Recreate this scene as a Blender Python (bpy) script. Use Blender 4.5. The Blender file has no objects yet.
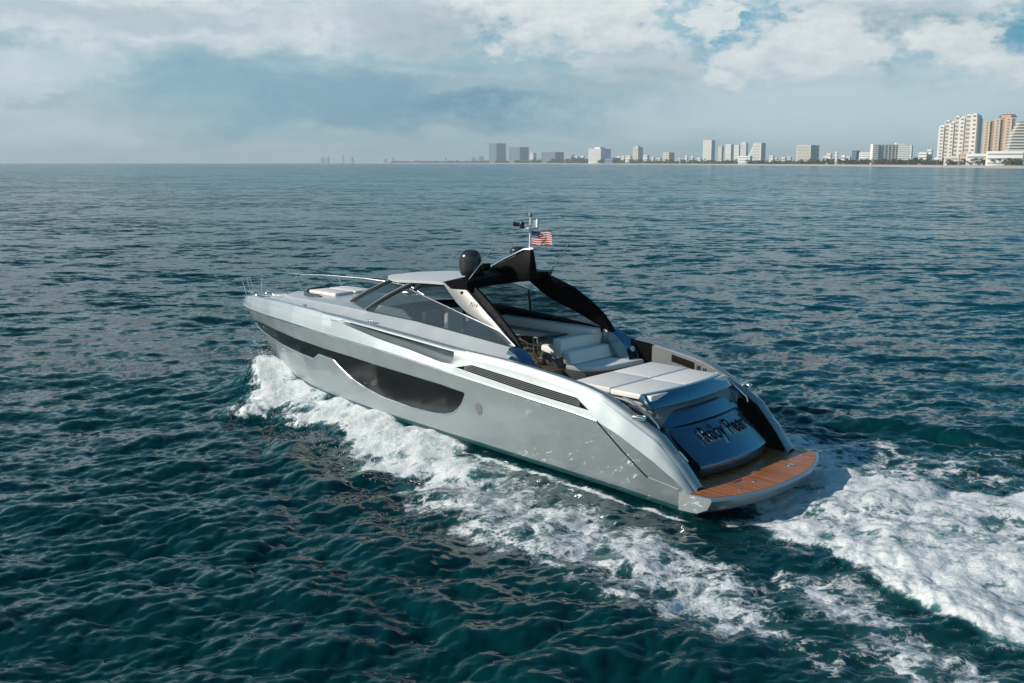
import bpy, bmesh, math, random
import numpy as np
from mathutils import Vector, Matrix

C = bpy.context.scene
COL = C.collection
PI = math.pi
random.seed(5)

# ------------------------------------------------------------------ camera
CAM_H = 7.94
PITCH = math.atan((341.5 - 162.8) / 1008.0)
cam_d = bpy.data.cameras.new('camera')
cam = bpy.data.objects.new('camera', cam_d)
COL.objects.link(cam)
cam.location = (0, 0, CAM_H)
cam.rotation_euler = (PI / 2 - PITCH, 0, 0)
cam_d.sensor_width = 36.0
cam_d.lens = 36.0 * 1008.0 / 1024.0
cam_d.clip_start = 0.3
cam_d.clip_end = 60000
C.camera = cam

# ------------------------------------------------------------------ sun and sky
SUN_AZ = Vector((-0.972, -0.235)).normalized()
SUN_EL = math.radians(26.5)
sun_dir = Vector((SUN_AZ.x * math.cos(SUN_EL), SUN_AZ.y * math.cos(SUN_EL), math.sin(SUN_EL)))
sd = bpy.data.lights.new('sun', 'SUN')
sd.energy = 3.9
sd.angle = math.radians(0.55)
sd.color = (1.0, 0.90, 0.78)
so = bpy.data.objects.new('sun', sd)
COL.objects.link(so)
so.rotation_euler = sun_dir.to_track_quat('Z', 'Y').to_euler()
so.location = (-40, -20, 60)

vs = C.view_settings
C.display_settings.display_device = 'sRGB'
vs.view_transform = 'Standard'
vs.look = 'None'
vs.gamma = 1.0
vs.use_curve_mapping = False
vs.exposure = 0.16

# ------------------------------------------------------------------ node helpers
class NT:
    def __init__(s, tree):
        s.t = tree
        s.n = tree.nodes
        s.l = tree.links
    def put(s, sock, v):
        if isinstance(v, bpy.types.NodeSocket):
            s.l.new(v, sock)
        elif v is not None:
            if isinstance(v, (tuple, list)) and sock.type == 'RGBA' and len(v) == 3:
                v = (*v, 1)
            sock.default_value = v
    def math(s, op, a, b=None, c=None, clamp=False):
        n = s.n.new('ShaderNodeMath'); n.operation = op; n.use_clamp = clamp
        s.put(n.inputs[0], a)
        if b is not None: s.put(n.inputs[1], b)
        if c is not None: s.put(n.inputs[2], c)
        return n.outputs[0]
    def vmath(s, op, a, b=None, c=None):
        n = s.n.new('ShaderNodeVectorMath'); n.operation = op
        s.put(n.inputs[0], a)
        if b is not None:
            s.put(n.inputs[3] if op == 'SCALE' else n.inputs[1], b)
        if c is not None: s.put(n.inputs[2], c)
        return n.outputs[0]
    def noise(s, vec, scale, detail=3.0, rough=0.5, out=0, dist=0.0, dim='3D'):
        n = s.n.new('ShaderNodeTexNoise'); n.noise_dimensions = dim
        s.put(n.inputs['Vector'], vec)
        n.inputs['Scale'].default_value = scale
        n.inputs['Detail'].default_value = detail
        n.inputs['Roughness'].default_value = rough
        n.inputs['Distortion'].default_value = dist
        return n.outputs[out]
    def mix(s, f, a, b, blend='MIX'):
        n = s.n.new('ShaderNodeMix'); n.data_type = 'RGBA'; n.blend_type = blend
        s.put(n.inputs[0], f); s.put(n.inputs[6], a); s.put(n.inputs[7], b)
        return n.outputs[2]
    def smooth(s, v, a, b, lo=0.0, hi=1.0):
        n = s.n.new('ShaderNodeMapRange'); n.interpolation_type = 'SMOOTHSTEP'
        s.put(n.inputs[0], v)
        for i, q in enumerate((a, b, lo, hi)): s.put(n.inputs[i + 1], q)
        return n.outputs[0]
    def lin(s, v, a, b, lo=0.0, hi=1.0):
        n = s.n.new('ShaderNodeMapRange')
        s.put(n.inputs[0], v)
        for i, q in enumerate((a, b, lo, hi)): s.put(n.inputs[i + 1], q)
        return n.outputs[0]
    def comb(s, x, y, z):
        n = s.n.new('ShaderNodeCombineXYZ')
        s.put(n.inputs[0], x); s.put(n.inputs[1], y); s.put(n.inputs[2], z)
        return n.outputs[0]
    def sep(s, v):
        n = s.n.new('ShaderNodeSeparateXYZ'); s.put(n.inputs[0], v)
        return n.outputs

# ------------------------------------------------------------------ world: Nishita sky with procedural clouds
def make_world():
    w = bpy.data.worlds.new('World'); C.world = w; w.use_nodes = True
    t = NT(w.node_tree)
    for n in list(t.n): t.n.remove(n)
    out = t.n.new('ShaderNodeOutputWorld')
    bg = t.n.new('ShaderNodeBackground')
    STR = 0.1
    bg.inputs[1].default_value = STR
    t.l.new(bg.outputs[0], out.inputs[0])
    sky = t.n.new('ShaderNodeTexSky'); sky.sky_type = 'NISHITA'
    sky.sun_disc = False
    sky.sun_elevation = SUN_EL
    sky.sun_rotation = math.atan2(SUN_AZ.x, SUN_AZ.y)
    sky.air_density = 1.0; sky.dust_density = 0.6; sky.ozone_density = 2.5
    tc = t.n.new('ShaderNodeTexCoord')
    d = t.vmath('NORMALIZE', tc.outputs['Generated'])
    x, y, z = t.sep(d)[:3]
    az = t.math('MULTIPLY', t.math('ARCTAN2', x, y), 180 / PI)
    el = t.math('MULTIPLY', t.math('ARCSINE', z), 180 / PI)
    # cloud space: stretched so that banks lie flat near the horizon
    p = t.comb(t.math('MULTIPLY', az, 0.1), t.math('MULTIPLY', el, 0.19), 0.0)
    wob = t.noise(p, 1.6, 6.0, 0.6, out=1)
    wob = t.vmath('SUBTRACT', wob, (0.5, 0.5, 0.5))
    wx, wy, _ = t.sep(wob)[:3]
    azw = t.math('MULTIPLY_ADD', wx, 14.0, az)
    elw = t.math('MULTIPLY_ADD', wy, 5.0, el)
    f1 = t.noise(t.vmath('ADD', p, t.vmath('SCALE', wob, 0.6)), 2.3, 8.0, 0.56)
    f2 = t.noise(p, 6.0, 7.0, 0.6)
    f3 = t.noise(t.comb(t.math('MULTIPLY', az, 0.05), t.math('MULTIPLY', el, 0.3), 3.0), 1.5, 5.0, 0.5)
    K = 1.0 / STR
    def c(r, g, b):
        def q(v):
            v /= 255.0
            return (v / 12.92 if v <= 0.04045 else ((v + 0.055) / 1.055) ** 2.4) * K
        return (q(r), q(g), q(b), 1)
    hs = t.n.new('ShaderNodeHueSaturation')
    hs.inputs['Saturation'].default_value = 1.3; hs.inputs['Value'].default_value = 0.72
    hs.inputs['Hue'].default_value = 0.485
    t.l.new(sky.outputs[0], hs.inputs['Color'])
    clear = t.mix(1.0, hs.outputs[0], (0.66, 0.94, 1.0, 1), 'MULTIPLY')
    # high thin broken cloud over the whole dome, thinning towards the zenith and away from the sun
    pl = t.vmath('DIVIDE', d, t.comb(t.math('ADD', z, 0.12), t.math('ADD', z, 0.12), t.math('ADD', z, 0.12)))
    hi = t.noise(pl, 0.75, 7.0, 0.58, dist=0.3)
    sunside = t.vmath('DOT_PRODUCT', d, (SUN_AZ.x, SUN_AZ.y, 0.0))
    n = t.n.new('ShaderNodeVectorMath')
    n.operation = 'DOT_PRODUCT'; t.l.new(d, n.inputs[0]); n.inputs[1].default_value = (SUN_AZ.x, SUN_AZ.y, 0.0)
    sunside = n.outputs['Value']
    thr = t.math('MULTIPLY_ADD', sunside, -0.11, 0.55)
    hm = t.smooth(t.math('SUBTRACT', hi, thr), -0.03, 0.16)
    hm = t.math('MULTIPLY', hm, t.math('MULTIPLY', t.smooth(el, 42.0, 14.0, 0.02, 0.6), t.smooth(sunside, -0.5, 0.7, 0.25, 1.0)))
    col = t.mix(hm, clear, c(172, 198, 210))
    col = t.mix(t.smooth(el, 40.0, 11.0, 0.0, 0.85), col, t.mix(t.smooth(sunside, 0.25, -0.6), c(116, 170, 186), c(70, 142, 176)))
    # low haze/cloud deck near the horizon
    low = t.smooth(t.math('ADD', t.math('MULTIPLY_ADD', f1, 7.0, t.math('MULTIPLY', el, -1.0)), t.math('MULTIPLY', sunside, 4.0)), -6.5, -2.5)
    base = t.mix(t.smooth(f3, 0.35, 0.65), c(150, 180, 194), c(184, 202, 210))
    col = t.mix(low, col, base)
    f4 = t.math('SUBTRACT', t.noise(t.vmath('ADD', p, t.vmath('SCALE', wob, 0.35)), 11.0, 6.0, 0.65), 0.5)
    def blob(u, v, ru, rv, colr, amt=1.0, edge=0.45, nz=None, k=1.2, shade=0.0):
        nonlocal col
        a0 = math.degrees(math.atan2((u - 512) / 1008.0, 1.0)); e0 = (162.8 - v) * 0.0568
        ra = ru * 0.0568; re = rv * 0.0568
        dx = t.math('DIVIDE', t.math('SUBTRACT', azw, a0), ra)
        dy = t.math('DIVIDE', t.math('SUBTRACT', elw, e0), re)
        r = t.math('SQRT', t.math('ADD', t.math('MULTIPLY', dx, dx), t.math('MULTIPLY', dy, dy)))
        if nz is not None:
            r = t.math('ADD', r, t.math('MULTIPLY', t.math('SUBTRACT', nz, 0.5), -k * 2))
        r = t.math('MULTIPLY_ADD', f4, 0.9, r)
        m = t.smooth(r, 1.0 + edge, 1.0 - edge, 0.0, amt)
        if shade:
            # cloud bases and folds are greyer than the sunlit tops
            k1 = t.smooth(t.math('ADD', dy, t.math('MULTIPLY', t.math('SUBTRACT', f2, 0.5), 5.0)), 0.7, -1.1, 0.0, shade)
            k2 = t.smooth(t.math('ADD', f4, t.math('MULTIPLY', t.math('SUBTRACT', f1, 0.5), 0.7)), 0.12, -0.16, 0.0, 0.24)
            colr = t.mix(t.math('MAXIMUM', k1, k2), colr, c(158, 181, 192))
        col = t.mix(m, col, colr)
    # cloud bank along the top
    blob(330, 0, 480, 48, c(195, 209, 214), 1.0, 0.35, f2, 0.6, shade=0.45)
    blob(60, 5, 170, 45, c(217, 223, 225), 0.9, 0.5, f2, 0.8, shade=0.45)
    blob(250, 40, 190, 26, c(209, 218, 221), 0.85, 0.5, f2, 0.9, shade=0.45)
    blob(150, 28, 120, 12, c(150, 174, 186), 0.6, 0.6, f2, 0.9)
    blob(420, 35, 60, 25, c(160, 178, 186), 0.7, 0.6, f2, 0.9)
    blob(590, 20, 110, 42, c(221, 225, 225), 0.9, 0.4, f2, 0.8, shade=0.45)
    blob(500, 10, 50, 30, c(225, 226, 226), 0.6, 0.6, f2, 0.9, shade=0.45)
    blob(640, 75, 70, 22, c(182, 196, 200), 0.8, 0.5, f2, 0.9)
    # rain cloud and dark bands
    blob(225, 112, 105, 46, c(122, 162, 181), 0.85, 0.6, f1, 0.3)
    blob(490, 92, 170, 16, c(140, 168, 184), 0.75, 0.6, f2, 0.9)
    blob(520, 115, 175, 17, c(92, 140, 166), 1.0, 0.5, f1, 0.5)
    blob(360, 105, 90, 20, c(120, 158, 178), 0.8, 0.6, f1, 0.5)
    blob(72, 104, 26, 8, c(128, 160, 178), 0.7, 0.6, f2, 0.9)
    blob(12, 92, 26, 20, c(195, 209, 215), 0.9, 0.4, f2, 0.9, shade=0.45)
    blob(70, 125, 100, 24, c(182, 197, 203), 0.7, 0.8, f1, 0.3)
    blob(60, 150, 190, 16, c(193, 208, 214), 0.8, 0.8, f1, 0.3, shade=0.45)
    blob(560, 148, 150, 8, c(158, 183, 194), 0.7, 0.8, f1, 0.3)
    blob(400, 140, 80, 14, c(148, 174, 186), 0.8, 0.7, f2, 0.5)
    # right-hand side: blue gaps, puffs
    blob(722, 22, 42, 36, c(110, 168, 191), 0.9, 0.5, f2, 0.7)
    blob(790, 40, 60, 18, c(128, 172, 190), 0.7, 0.5, f2, 0.9)
    blob(1005, 18, 60, 20, c(118, 168, 188), 0.8, 0.5, f2, 0.7)
    blob(860, 20, 115, 34, c(207, 215, 217), 0.95, 0.35, f2, 0.8, shade=0.45)
    blob(880, 48, 80, 16, c(150, 172, 182), 0.75, 0.6, f2, 0.8)
    blob(704, 25, 14, 24, c(221, 226, 226), 0.95, 0.4, f2, 0.7, shade=0.45)
    blob(790, 62, 70, 28, c(215, 221, 222), 0.95, 0.4, f2, 0.8, shade=0.45)
    blob(725, 78, 24, 12, c(213, 220, 222), 0.9, 0.4, f2, 0.8, shade=0.45)
    blob(940, 62, 50, 18, c(217, 222, 221), 0.95, 0.4, f2, 0.8, shade=0.45)
    blob(1000, 78, 60, 20, c(213, 219, 220), 0.9, 0.4, f2, 0.8, shade=0.45)
    blob(820, 118, 260, 22, c(180, 200, 209), 0.95, 0.7, f1, 0.3)
    t.l.new(col, bg.inputs[0])
make_world()

# ------------------------------------------------------------------ materials
def new_mat(name):
    m = bpy.data.materials.new(name); m.use_nodes = True
    t = NT(m.node_tree)
    b = t.n['Principled BSDF']
    return m, t, b

def simple(name, col, rough=0.5, metal=0.0, var=0.08, scale=6.0, coat=0.0, spec=None, bump=0.0, bscale=40.0):
    m, t, b = new_mat(name)
    tc = t.n.new('ShaderNodeTexCoord')
    f = t.noise(tc.outputs['Object'], scale, 4.0, 0.55)
    a = tuple(min(1, v * (1 - var)) for v in col); e = tuple(min(1, v * (1 + var)) for v in col)
    t.put(b.inputs['Base Color'], t.mix(f, (*a, 1), (*e, 1)))
    t.put(b.inputs['Roughness'], t.lin(f, 0.3, 0.7, rough * 0.9, min(1, rough * 1.1)))
    b.inputs['Metallic'].default_value = metal
    b.inputs['Coat Weight'].default_value = coat
    b.inputs['Coat Roughness'].default_value = 0.07
    if spec is not None: b.inputs['Specular IOR Level'].default_value = spec
    if bump:
        bn = t.n.new('ShaderNodeBump'); bn.inputs['Strength'].default_value = bump; bn.inputs['Distance'].default_value = 0.01
        t.put(bn.inputs['Height'], t.noise(tc.outputs['Object'], bscale, 3.0, 0.6))
        t.l.new(bn.outputs[0], b.inputs['Normal'])
    return m

M = {}
M['silver'] = simple('silver_paint', (0.40, 0.455, 0.475), 0.59, 0.86, 0.03, 1.2, coat=0.9)
M['transom'] = simple('sky_tinted_silver_paint', (0.16, 0.27, 0.36), 0.22, 0.92, 0.03, 1.2, coat=0.3)  # silver paint with the blue sky's reflection put into its base colour
M['deck'] = simple('pale_gelcoat', (0.66, 0.68, 0.68), 0.38, 0.0, 0.04, 2.0)
M['coach'] = simple('light_silver_paint', (0.56, 0.59, 0.60), 0.5, 0.35, 0.03, 1.5, coat=0.4)
M['grey'] = simple('grey_gelcoat', (0.20, 0.21, 0.215), 0.42, 0.15, 0.06, 3.0)
M['strutgrey'] = simple('warm_silver_paint', (0.27, 0.27, 0.27), 0.45, 0.25, 0.04, 3.0)
M['dark'] = simple('dark_carbon', (0.004, 0.0043, 0.0048), 0.5, 0.0, 0.2, 8.0, spec=0.06)
M['black'] = simple('black_gloss', (0.012, 0.013, 0.014), 0.22, 0.0, 0.1, 8.0)
M['chrome'] = simple('polished_steel', (0.78, 0.78, 0.77), 0.16, 1.0, 0.03, 10.0)
M['stripe'] = simple('green_boot_stripe', (0.012, 0.075, 0.08), 0.35, 0.0, 0.1, 3.0)
M['bottom'] = simple('antifouling', (0.03, 0.026, 0.024), 0.5, 0.0, 0.2, 3.0)
M['cushion'] = simple('white_vinyl', (0.82, 0.80, 0.77), 0.6, 0.0, 0.03, 4.0, bump=0.25, bscale=60)
M['piping'] = simple('grey_piping', (0.30, 0.30, 0.30), 0.6)
M['wood'] = simple('tan_wood', (0.42, 0.26, 0.13), 0.5, 0.0, 0.25, 20.0)
M['brown'] = simple('brown_canvas', (0.07, 0.04, 0.025), 0.8, 0.0, 0.2, 20.0)
M['white'] = simple('white_paint', (0.78, 0.78, 0.77), 0.4)
M['tabletop'] = simple('dark_table_lacquer', (0.05, 0.055, 0.065), 0.3, 0.0, 0.1, 5.0)
M['sole'] = simple('dark_cockpit_sole', (0.07, 0.06, 0.055), 0.6, 0.0, 0.2, 6.0)
M['teaksole'] = simple('pale_teak_sole', (0.34, 0.22, 0.13), 0.6, 0.0, 0.15, 12.0)
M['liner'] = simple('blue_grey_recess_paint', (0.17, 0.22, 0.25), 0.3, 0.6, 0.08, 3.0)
M['brass'] = simple('red_navigation_light', (0.5, 0.05, 0.03), 0.3)

def glass(name, tint, alpha):
    m, t, b = new_mat(name)
    b.inputs['Base Color'].default_value = (*tint, 1)
    b.inputs['Roughness'].default_value = 0.03
    b.inputs['IOR'].default_value = 2.2
    tr = t.n.new('ShaderNodeBsdfTransparent'); tr.inputs[0].default_value = (0.55, 0.62, 0.64, 1)
    mx = t.n.new('ShaderNodeMixShader')
    mx.inputs[0].default_value = alpha
    t.l.new(tr.outputs[0], mx.inputs[1]); t.l.new(b.outputs[0], mx.inputs[2])
    t.l.new(mx.outputs[0], t.n['Material Output'].inputs['Surface'])
    return m
M['glass'] = glass('tinted_windscreen_glass', (0.05, 0.085, 0.10), 0.42)
M['hullglass'] = simple('dark_hull_glass', (0.014, 0.014, 0.014), 0.14, 0.0, 0.1, 2.0, spec=0.9)

def teak():
    m, t, b = new_mat('teak_planks')
    tc = t.n.new('ShaderNodeTexCoord')
    o = tc.outputs['Object']
    x, y, z = t.sep(o)[:3]
    seam = t.math('ABSOLUTE', t.math('SUBTRACT', t.math('FRACT', t.math('MULTIPLY', y, 1 / 0.11)), 0.5))
    sm = t.smooth(seam, 0.42, 0.45)
    pid = t.math('FLOOR', t.math('MULTIPLY', y, 1 / 0.11))
    wn = t.n.new('ShaderNodeTexWhiteNoise'); wn.noise_dimensions = '1D'; t.l.new(pid, wn.inputs['W'])
    g = t.noise(t.comb(t.math('MULTIPLY', x, 2.0), t.math('MULTIPLY', y, 30.0), 0.0), 2.0, 5.0, 0.6)
    big = t.noise(o, 1.7, 4.0, 0.6)
    fac = t.math('ADD', t.math('MULTIPLY', g, 0.5), t.math('MULTIPLY', wn.outputs[0], 0.5))
    cc = t.mix(fac, (0.30, 0.085, 0.022, 1), (0.60, 0.21, 0.065, 1))
    cc = t.mix(t.smooth(big, 0.56, 0.70, 0, 0.45), cc, (0.36, 0.24, 0.15, 1))
    cc = t.mix(sm, cc, (0.02, 0.015, 0.012, 1))
    t.put(b.inputs['Base Color'], cc)
    t.put(b.inputs['Roughness'], t.smooth(big, 0.35, 0.6, 0.16, 0.42))
    return m
M['teak'] = teak()

def flagmat():
    m, t, b = new_mat('flag_cloth')
    uv = t.n.new('ShaderNodeUVMap'); uv.uv_map = 'UVMap'
    x, y, _ = t.sep(uv.outputs[0])[:3]
    st = t.math('FLOOR', t.math('MULTIPLY', y, 13.0))
    odd = t.math('MODULO', st, 2.0)
    cc = t.mix(t.math('GREATER_THAN', odd, 0.5), (0.42, 0.02, 0.03, 1), (0.72, 0.70, 0.68, 1))
    canton = t.math('MULTIPLY', t.math('LESS_THAN', x, 0.4), t.math('GREATER_THAN', y, 6 / 13.0))
    # star grid
    fx = t.math('SUBTRACT', t.math('FRACT', t.math('MULTIPLY', x, 6 / 0.4)), 0.5)
    fy = t.math('SUBTRACT', t.math('FRACT', t.math('MULTIPLY', t.math('SUBTRACT', y, 6 / 13.0), 5 / (7 / 13.0))), 0.5)
    rr = t.math('ADD', t.math('MULTIPLY', fx, fx), t.math('MULTIPLY', fy, fy))
    blue = t.mix(t.math('LESS_THAN', rr, 0.06), (0.012, 0.025, 0.11, 1), (0.7, 0.7, 0.7, 1))
    cc = t.mix(canton, cc, blue)
    t.put(b.inputs['Base Color'], cc)
    b.inputs['Roughness'].default_value = 0.8
    return m
M['flag'] = flagmat()

def foliage(name, a, bcol):
    m, t, b = new_mat(name)
    g = t.n.new('ShaderNodeNewGeometry')
    f = t.noise(g.outputs['Position'], 0.15, 3.0)
    t.put(b.inputs['Base Color'], t.mix(f, (*a, 1), (*bcol, 1)))
    b.inputs['Roughness'].default_value = 0.7
    return m
M['leaf'] = foliage('palm_leaves', (0.045, 0.065, 0.03), (0.09, 0.10, 0.045))
M['leafdark'] = foliage('dark_leaves', (0.03, 0.05, 0.03), (0.065, 0.08, 0.04))
M['trunk'] = simple('palm_bark', (0.16, 0.12, 0.09), 0.9)
M['sand'] = simple('pale_sand', (0.66, 0.60, 0.52), 0.9, 0.0, 0.08, 0.05)
M['land'] = simple('coastal_ground', (0.16, 0.15, 0.11), 0.9, 0.0, 0.3, 0.02)

def wallmat(name, col):
    return simple(name, col, 0.75, 0.0, 0.07, 0.05)
M['w_white'] = wallmat('white_render', (0.84, 0.83, 0.80))
M['w_cream'] = wallmat('cream_render', (0.72, 0.67, 0.58))
M['w_orange'] = wallmat('salmon_render', (0.68, 0.44, 0.30))
M['w_grey'] = wallmat('grey_render', (0.70, 0.71, 0.71))
M['w_peach'] = wallmat('peach_render', (0.78, 0.62, 0.48))
M['w_tan'] = wallmat('tan_render', (0.62, 0.49, 0.37))
M['w_hazy'] = wallmat('haze_tinted_render', (0.10, 0.19, 0.25))  # haze and cloud shadow on the far blocks painted into the wall colour
M['w_far'] = wallmat('haze_faded_render', (0.34, 0.46, 0.53))  # fading through distant haze put into the wall colour
M['w_blue'] = wallmat('blue_cladding', (0.06, 0.16, 0.28))
M['w_brown'] = wallmat('terracotta_roofing', (0.26, 0.11, 0.07))
M['win'] = simple('window_strip_glass', (0.28, 0.33, 0.36), 0.3, 0.0, 0.2, 0.2)
M['win_tan'] = simple('tan_balcony_glass', (0.30, 0.27, 0.24), 0.4, 0.0, 0.2, 0.2)  # tan-toned glass for window strips and balcony storeys

# ------------------------------------------------------------------ mesh builder
def orient_open(bm, up):
    # open sheets: make each connected sheet face away from the middle of the mesh (or upwards)
    bm.faces.index_update()
    if not any(e.is_boundary for e in bm.edges): return
    cen = Vector((0, 0, 0)); A = 0.0
    for f in bm.faces:
        a = f.calc_area(); cen += f.calc_center_median() * a; A += a
    cen /= max(A, 1e-9)
    seen = set(); flip = []
    for f0 in bm.faces:
        if f0.index in seen: continue
        st = [f0]; seen.add(f0.index); isl = []; bnd = False
        while st:
            f = st.pop(); isl.append(f)
            for e in f.edges:
                if e.is_boundary: bnd = True
                for g in e.link_faces:
                    if g.index not in seen: seen.add(g.index); st.append(g)
        if not bnd: continue
        if up: q = sum(f.normal.z * f.calc_area() for f in isl)
        else: q = sum(f.normal.dot(f.calc_center_median() - cen) * f.calc_area() for f in isl)
        if q < 0: flip += isl
    if flip: bmesh.ops.reverse_faces(bm, faces=flip)

class MB:
    def __init__(s):
        s.v = []; s.f = []
    def add(s, v, f):
        o = len(s.v); s.v += [tuple(p) for p in v]; s.f += [tuple(i + o for i in q) for q in f]
    def grid(s, rows, cu=False, cv=False):
        n = len(rows); m = len(rows[0])
        v = [p for r in rows for p in r]
        f = []
        for i in range(n if cu else n - 1):
            for j in range(m if cv else m - 1):
                a = i * m + j; b = i * m + (j + 1) % m; i2 = (i + 1) % n
                f.append((a, b, i2 * m + (j + 1) % m, i2 * m + j))
        s.add(v, f)
    def box(s, c, d, rz=0.0, mat=None):
        hx, hy, hz = d[0] / 2, d[1] / 2, d[2] / 2
        v = []
        for zz in (-hz, hz):
            for xx, yy in ((-hx, -hy), (hx, -hy), (hx, hy), (-hx, hy)):
                p = Vector((xx, yy, zz))
                if mat is not None: p = mat @ p
                elif rz:
                    p = Vector((xx * math.cos(rz) - yy * math.sin(rz), xx * math.sin(rz) + yy * math.cos(rz), zz))
                v.append((p.x + c[0], p.y + c[1], p.z + c[2]))
        s.add(v, [(3, 2, 1, 0), (4, 5, 6, 7), (0, 1, 5, 4), (1, 2, 6, 5), (2, 3, 7, 6), (3, 0, 4, 7)])
    def hexa(s, bot, top):
        v = list(bot) + list(top)
        n = len(bot)
        f = [tuple(range(n - 1, -1, -1)), tuple(range(n, 2 * n))]
        f += [(i, (i + 1) % n, n + (i + 1) % n, n + i) for i in range(n)]
        s.add(v, f)
    def tube(s, pts, r, seg=8, caps=True):
        P = [Vector(p) for p in pts]
        rr = r if isinstance(r, (list, tuple)) else [r] * len(P)
        rows = []
        up = Vector((0, 0, 1))
        prev = None
        for i, p in enumerate(P):
            d = (P[min(i + 1, len(P) - 1)] - P[max(i - 1, 0)]).normalized()
            if prev is None:
                a = d.cross(up)
                if a.length < 1e-3: a = d.cross(Vector((1, 0, 0)))
            else:
                a = prev - d * prev.dot(d)
            a.normalize(); prev = a
            b = d.cross(a)
            rows.append([tuple(p + (a * math.cos(2 * PI * k / seg) + b * math.sin(2 * PI * k / seg)) * rr[i]) for k in range(seg)])
        o = len(s.v)
        s.grid(rows, cv=True)
        if caps:
            n = len(rows)
            s.f.append(tuple(o + k for k in range(seg - 1, -1, -1)))
            s.f.append(tuple(o + (n - 1) * seg + k for k in range(seg)))
    def lathe(s, prof, c=(0, 0, 0), seg=24, sx=1.0, sy=1.0):
        rows = [[(c[0] + r * math.cos(2 * PI * k / seg) * sx, c[1] + r * math.sin(2 * PI * k / seg) * sy, c[2] + z) for k in range(seg)] for r, z in prof]
        o = len(s.v)
        s.grid(rows, cv=True)
        n = len(rows)
        s.f.append(tuple(o + k for k in range(seg - 1, -1, -1)))
        s.f.append(tuple(o + (n - 1) * seg + k for k in range(seg)))
    def build(s, name, mat, parent=None, bevel=0.0, seg=2, ang=35, smooth=True, clean=True, up=False, flip=False):
        me = bpy.data.meshes.new(name)
        bm = bmesh.new()
        vs_ = [bm.verts.new(p) for p in s.v]
        for f in s.f:
            try: bm.faces.new([vs_[i] for i in f])
            except ValueError: pass
        if clean:
            bmesh.ops.remove_doubles(bm, verts=bm.verts, dist=1e-4)
            bmesh.ops.dissolve_degenerate(bm, edges=bm.edges, dist=1e-5)
            bmesh.ops.recalc_face_normals(bm, faces=bm.faces)
            orient_open(bm, up)
            if flip: bmesh.ops.reverse_faces(bm, faces=bm.faces)
        if bevel:
            ed = [e for e in bm.edges if len(e.link_faces) == 2 and e.calc_face_angle(0) > math.radians(28)]
            bmesh.ops.bevel(bm, geom=ed, offset=bevel, segments=seg, profile=0.5, affect='EDGES', clamp_overlap=True)
        bm.to_mesh(me); bm.free()
        if smooth:
            me.polygons.foreach_set('use_smooth', [True] * len(me.polygons))
            me.set_sharp_from_angle(angle=math.radians(ang))
        me.materials.append(mat)
        o = bpy.data.objects.new(name, me)
        COL.objects.link(o)
        if parent is not None: o.parent = parent
        return o

def tag(o, label=None, cat=None, group=None, kind=None):
    if label: o['label'] = label
    if cat: o['category'] = cat
    if group: o['group'] = group
    if kind: o['kind'] = kind
    return o

def empty(name, loc=(0, 0, 0), rz=0.0):
    o = bpy.data.objects.new(name, None); COL.objects.link(o)
    o.location = loc; o.rotation_euler = (0, 0, rz)
    o.empty_display_size = 0.3
    return o

def sstep(x, a, b):
    t = np.clip((np.asarray(x, float) - a) / (b - a), 0, 1)
    return t * t * (3 - 2 * t)

# ------------------------------------------------------------------ yacht placement and hull lines
BX, BY, BTH = 6.64, 22.81, 0.754
cB, sB = math.cos(BTH), math.sin(BTH)
def boat2world(X, Y, Z=0.0):
    return (BX - X * cB - Y * sB, BY + X * sB - Y * cB, Z)
def world2boat(wx, wy):
    dx = wx - BX; dy = wy - BY
    return -dx * cB + dy * sB, -dx * sB - dy * cB

KX = [-1, 0.3, 0.9, 3, 6, 9, 12, 15, 17, 19, 20.4, 21.4, 22.3, 22.9, 23.15, 23.25]
KY = [2.2, 2.35, 2.45, 2.70, 2.84, 2.87, 2.80, 2.55, 2.25, 1.79, 1.36, 1.01, 0.63, 0.33, 0.15, 0.0]
def kn(X): return float(np.interp(X, KX, KY))
def zK(X): return float(np.interp(X, [1.2, 1.63, 2.2, 3.1, 3.77, 4.7, 6.16, 7.5, 9.1, 10.7, 12, 13.3, 15, 17, 19, 20.4, 23.3],
                                  [0.47, 0.80, 1.15, 1.62, 1.86, 1.98, 2.12, 2.24, 2.38, 2.51, 2.60, 2.65, 2.70, 2.75, 2.73, 2.70, 2.60]))
def zG(X): return float(np.interp(X, [0.5, 1.4, 3.2, 5.4, 7.8, 10.5, 13.2, 14.7, 16.2, 17.5, 18.4, 19.7, 21.4],
                                  [0.02, 0.08, 0.27, 0.40, 0.51, 0.59, 0.67, 0.71, 0.75, 0.80, 0.87, 0.95, 1.0]))
def zB(X): return float(np.interp(X, [1.15, 1.25, 1.63, 2.2, 3.1, 3.73, 4.2, 5, 6, 7, 8.5, 9.4, 10.8, 12.2, 14.1, 16.5, 17.8, 19.5, 21.3, 22.6, 23.15],
                                  [0.60, 0.70, 1.16, 1.73, 2.20, 2.49, 2.61, 2.74, 2.86, 2.94, 3.00, 3.06, 3.15, 3.23, 3.30, 3.32, 3.31, 3.24, 3.12, 2.98, 2.89]))
def Sh(X, t):
    sh = float(sstep(X, 11, 22))
    return max(0.0, float(np.interp(X + (1 - t) * 2.0 * sh, KX, KY)) - 0.27 * (1 - t) * (1 - sh))
def stemX(t): return 21.25 + 2.0 * t
def hullY(X, Z):
    a, b = zG(X), zK(X)
    t = min(1.0, max(0.0, (Z - a) / (b - a)))
    return Sh(X, t)

yacht = empty('motor_yacht', (BX, BY, 0), PI - BTH)
tag(yacht, 'long silver motor yacht under way with hardtop, white cockpit cushions and teak swim platform', 'yacht')

XA = 1.2
NU = 220
def us(n, p=1.0):
    # denser near the stem
    return [1 - (1 - i / (n - 1)) ** 1.5 for i in range(n)]

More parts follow.
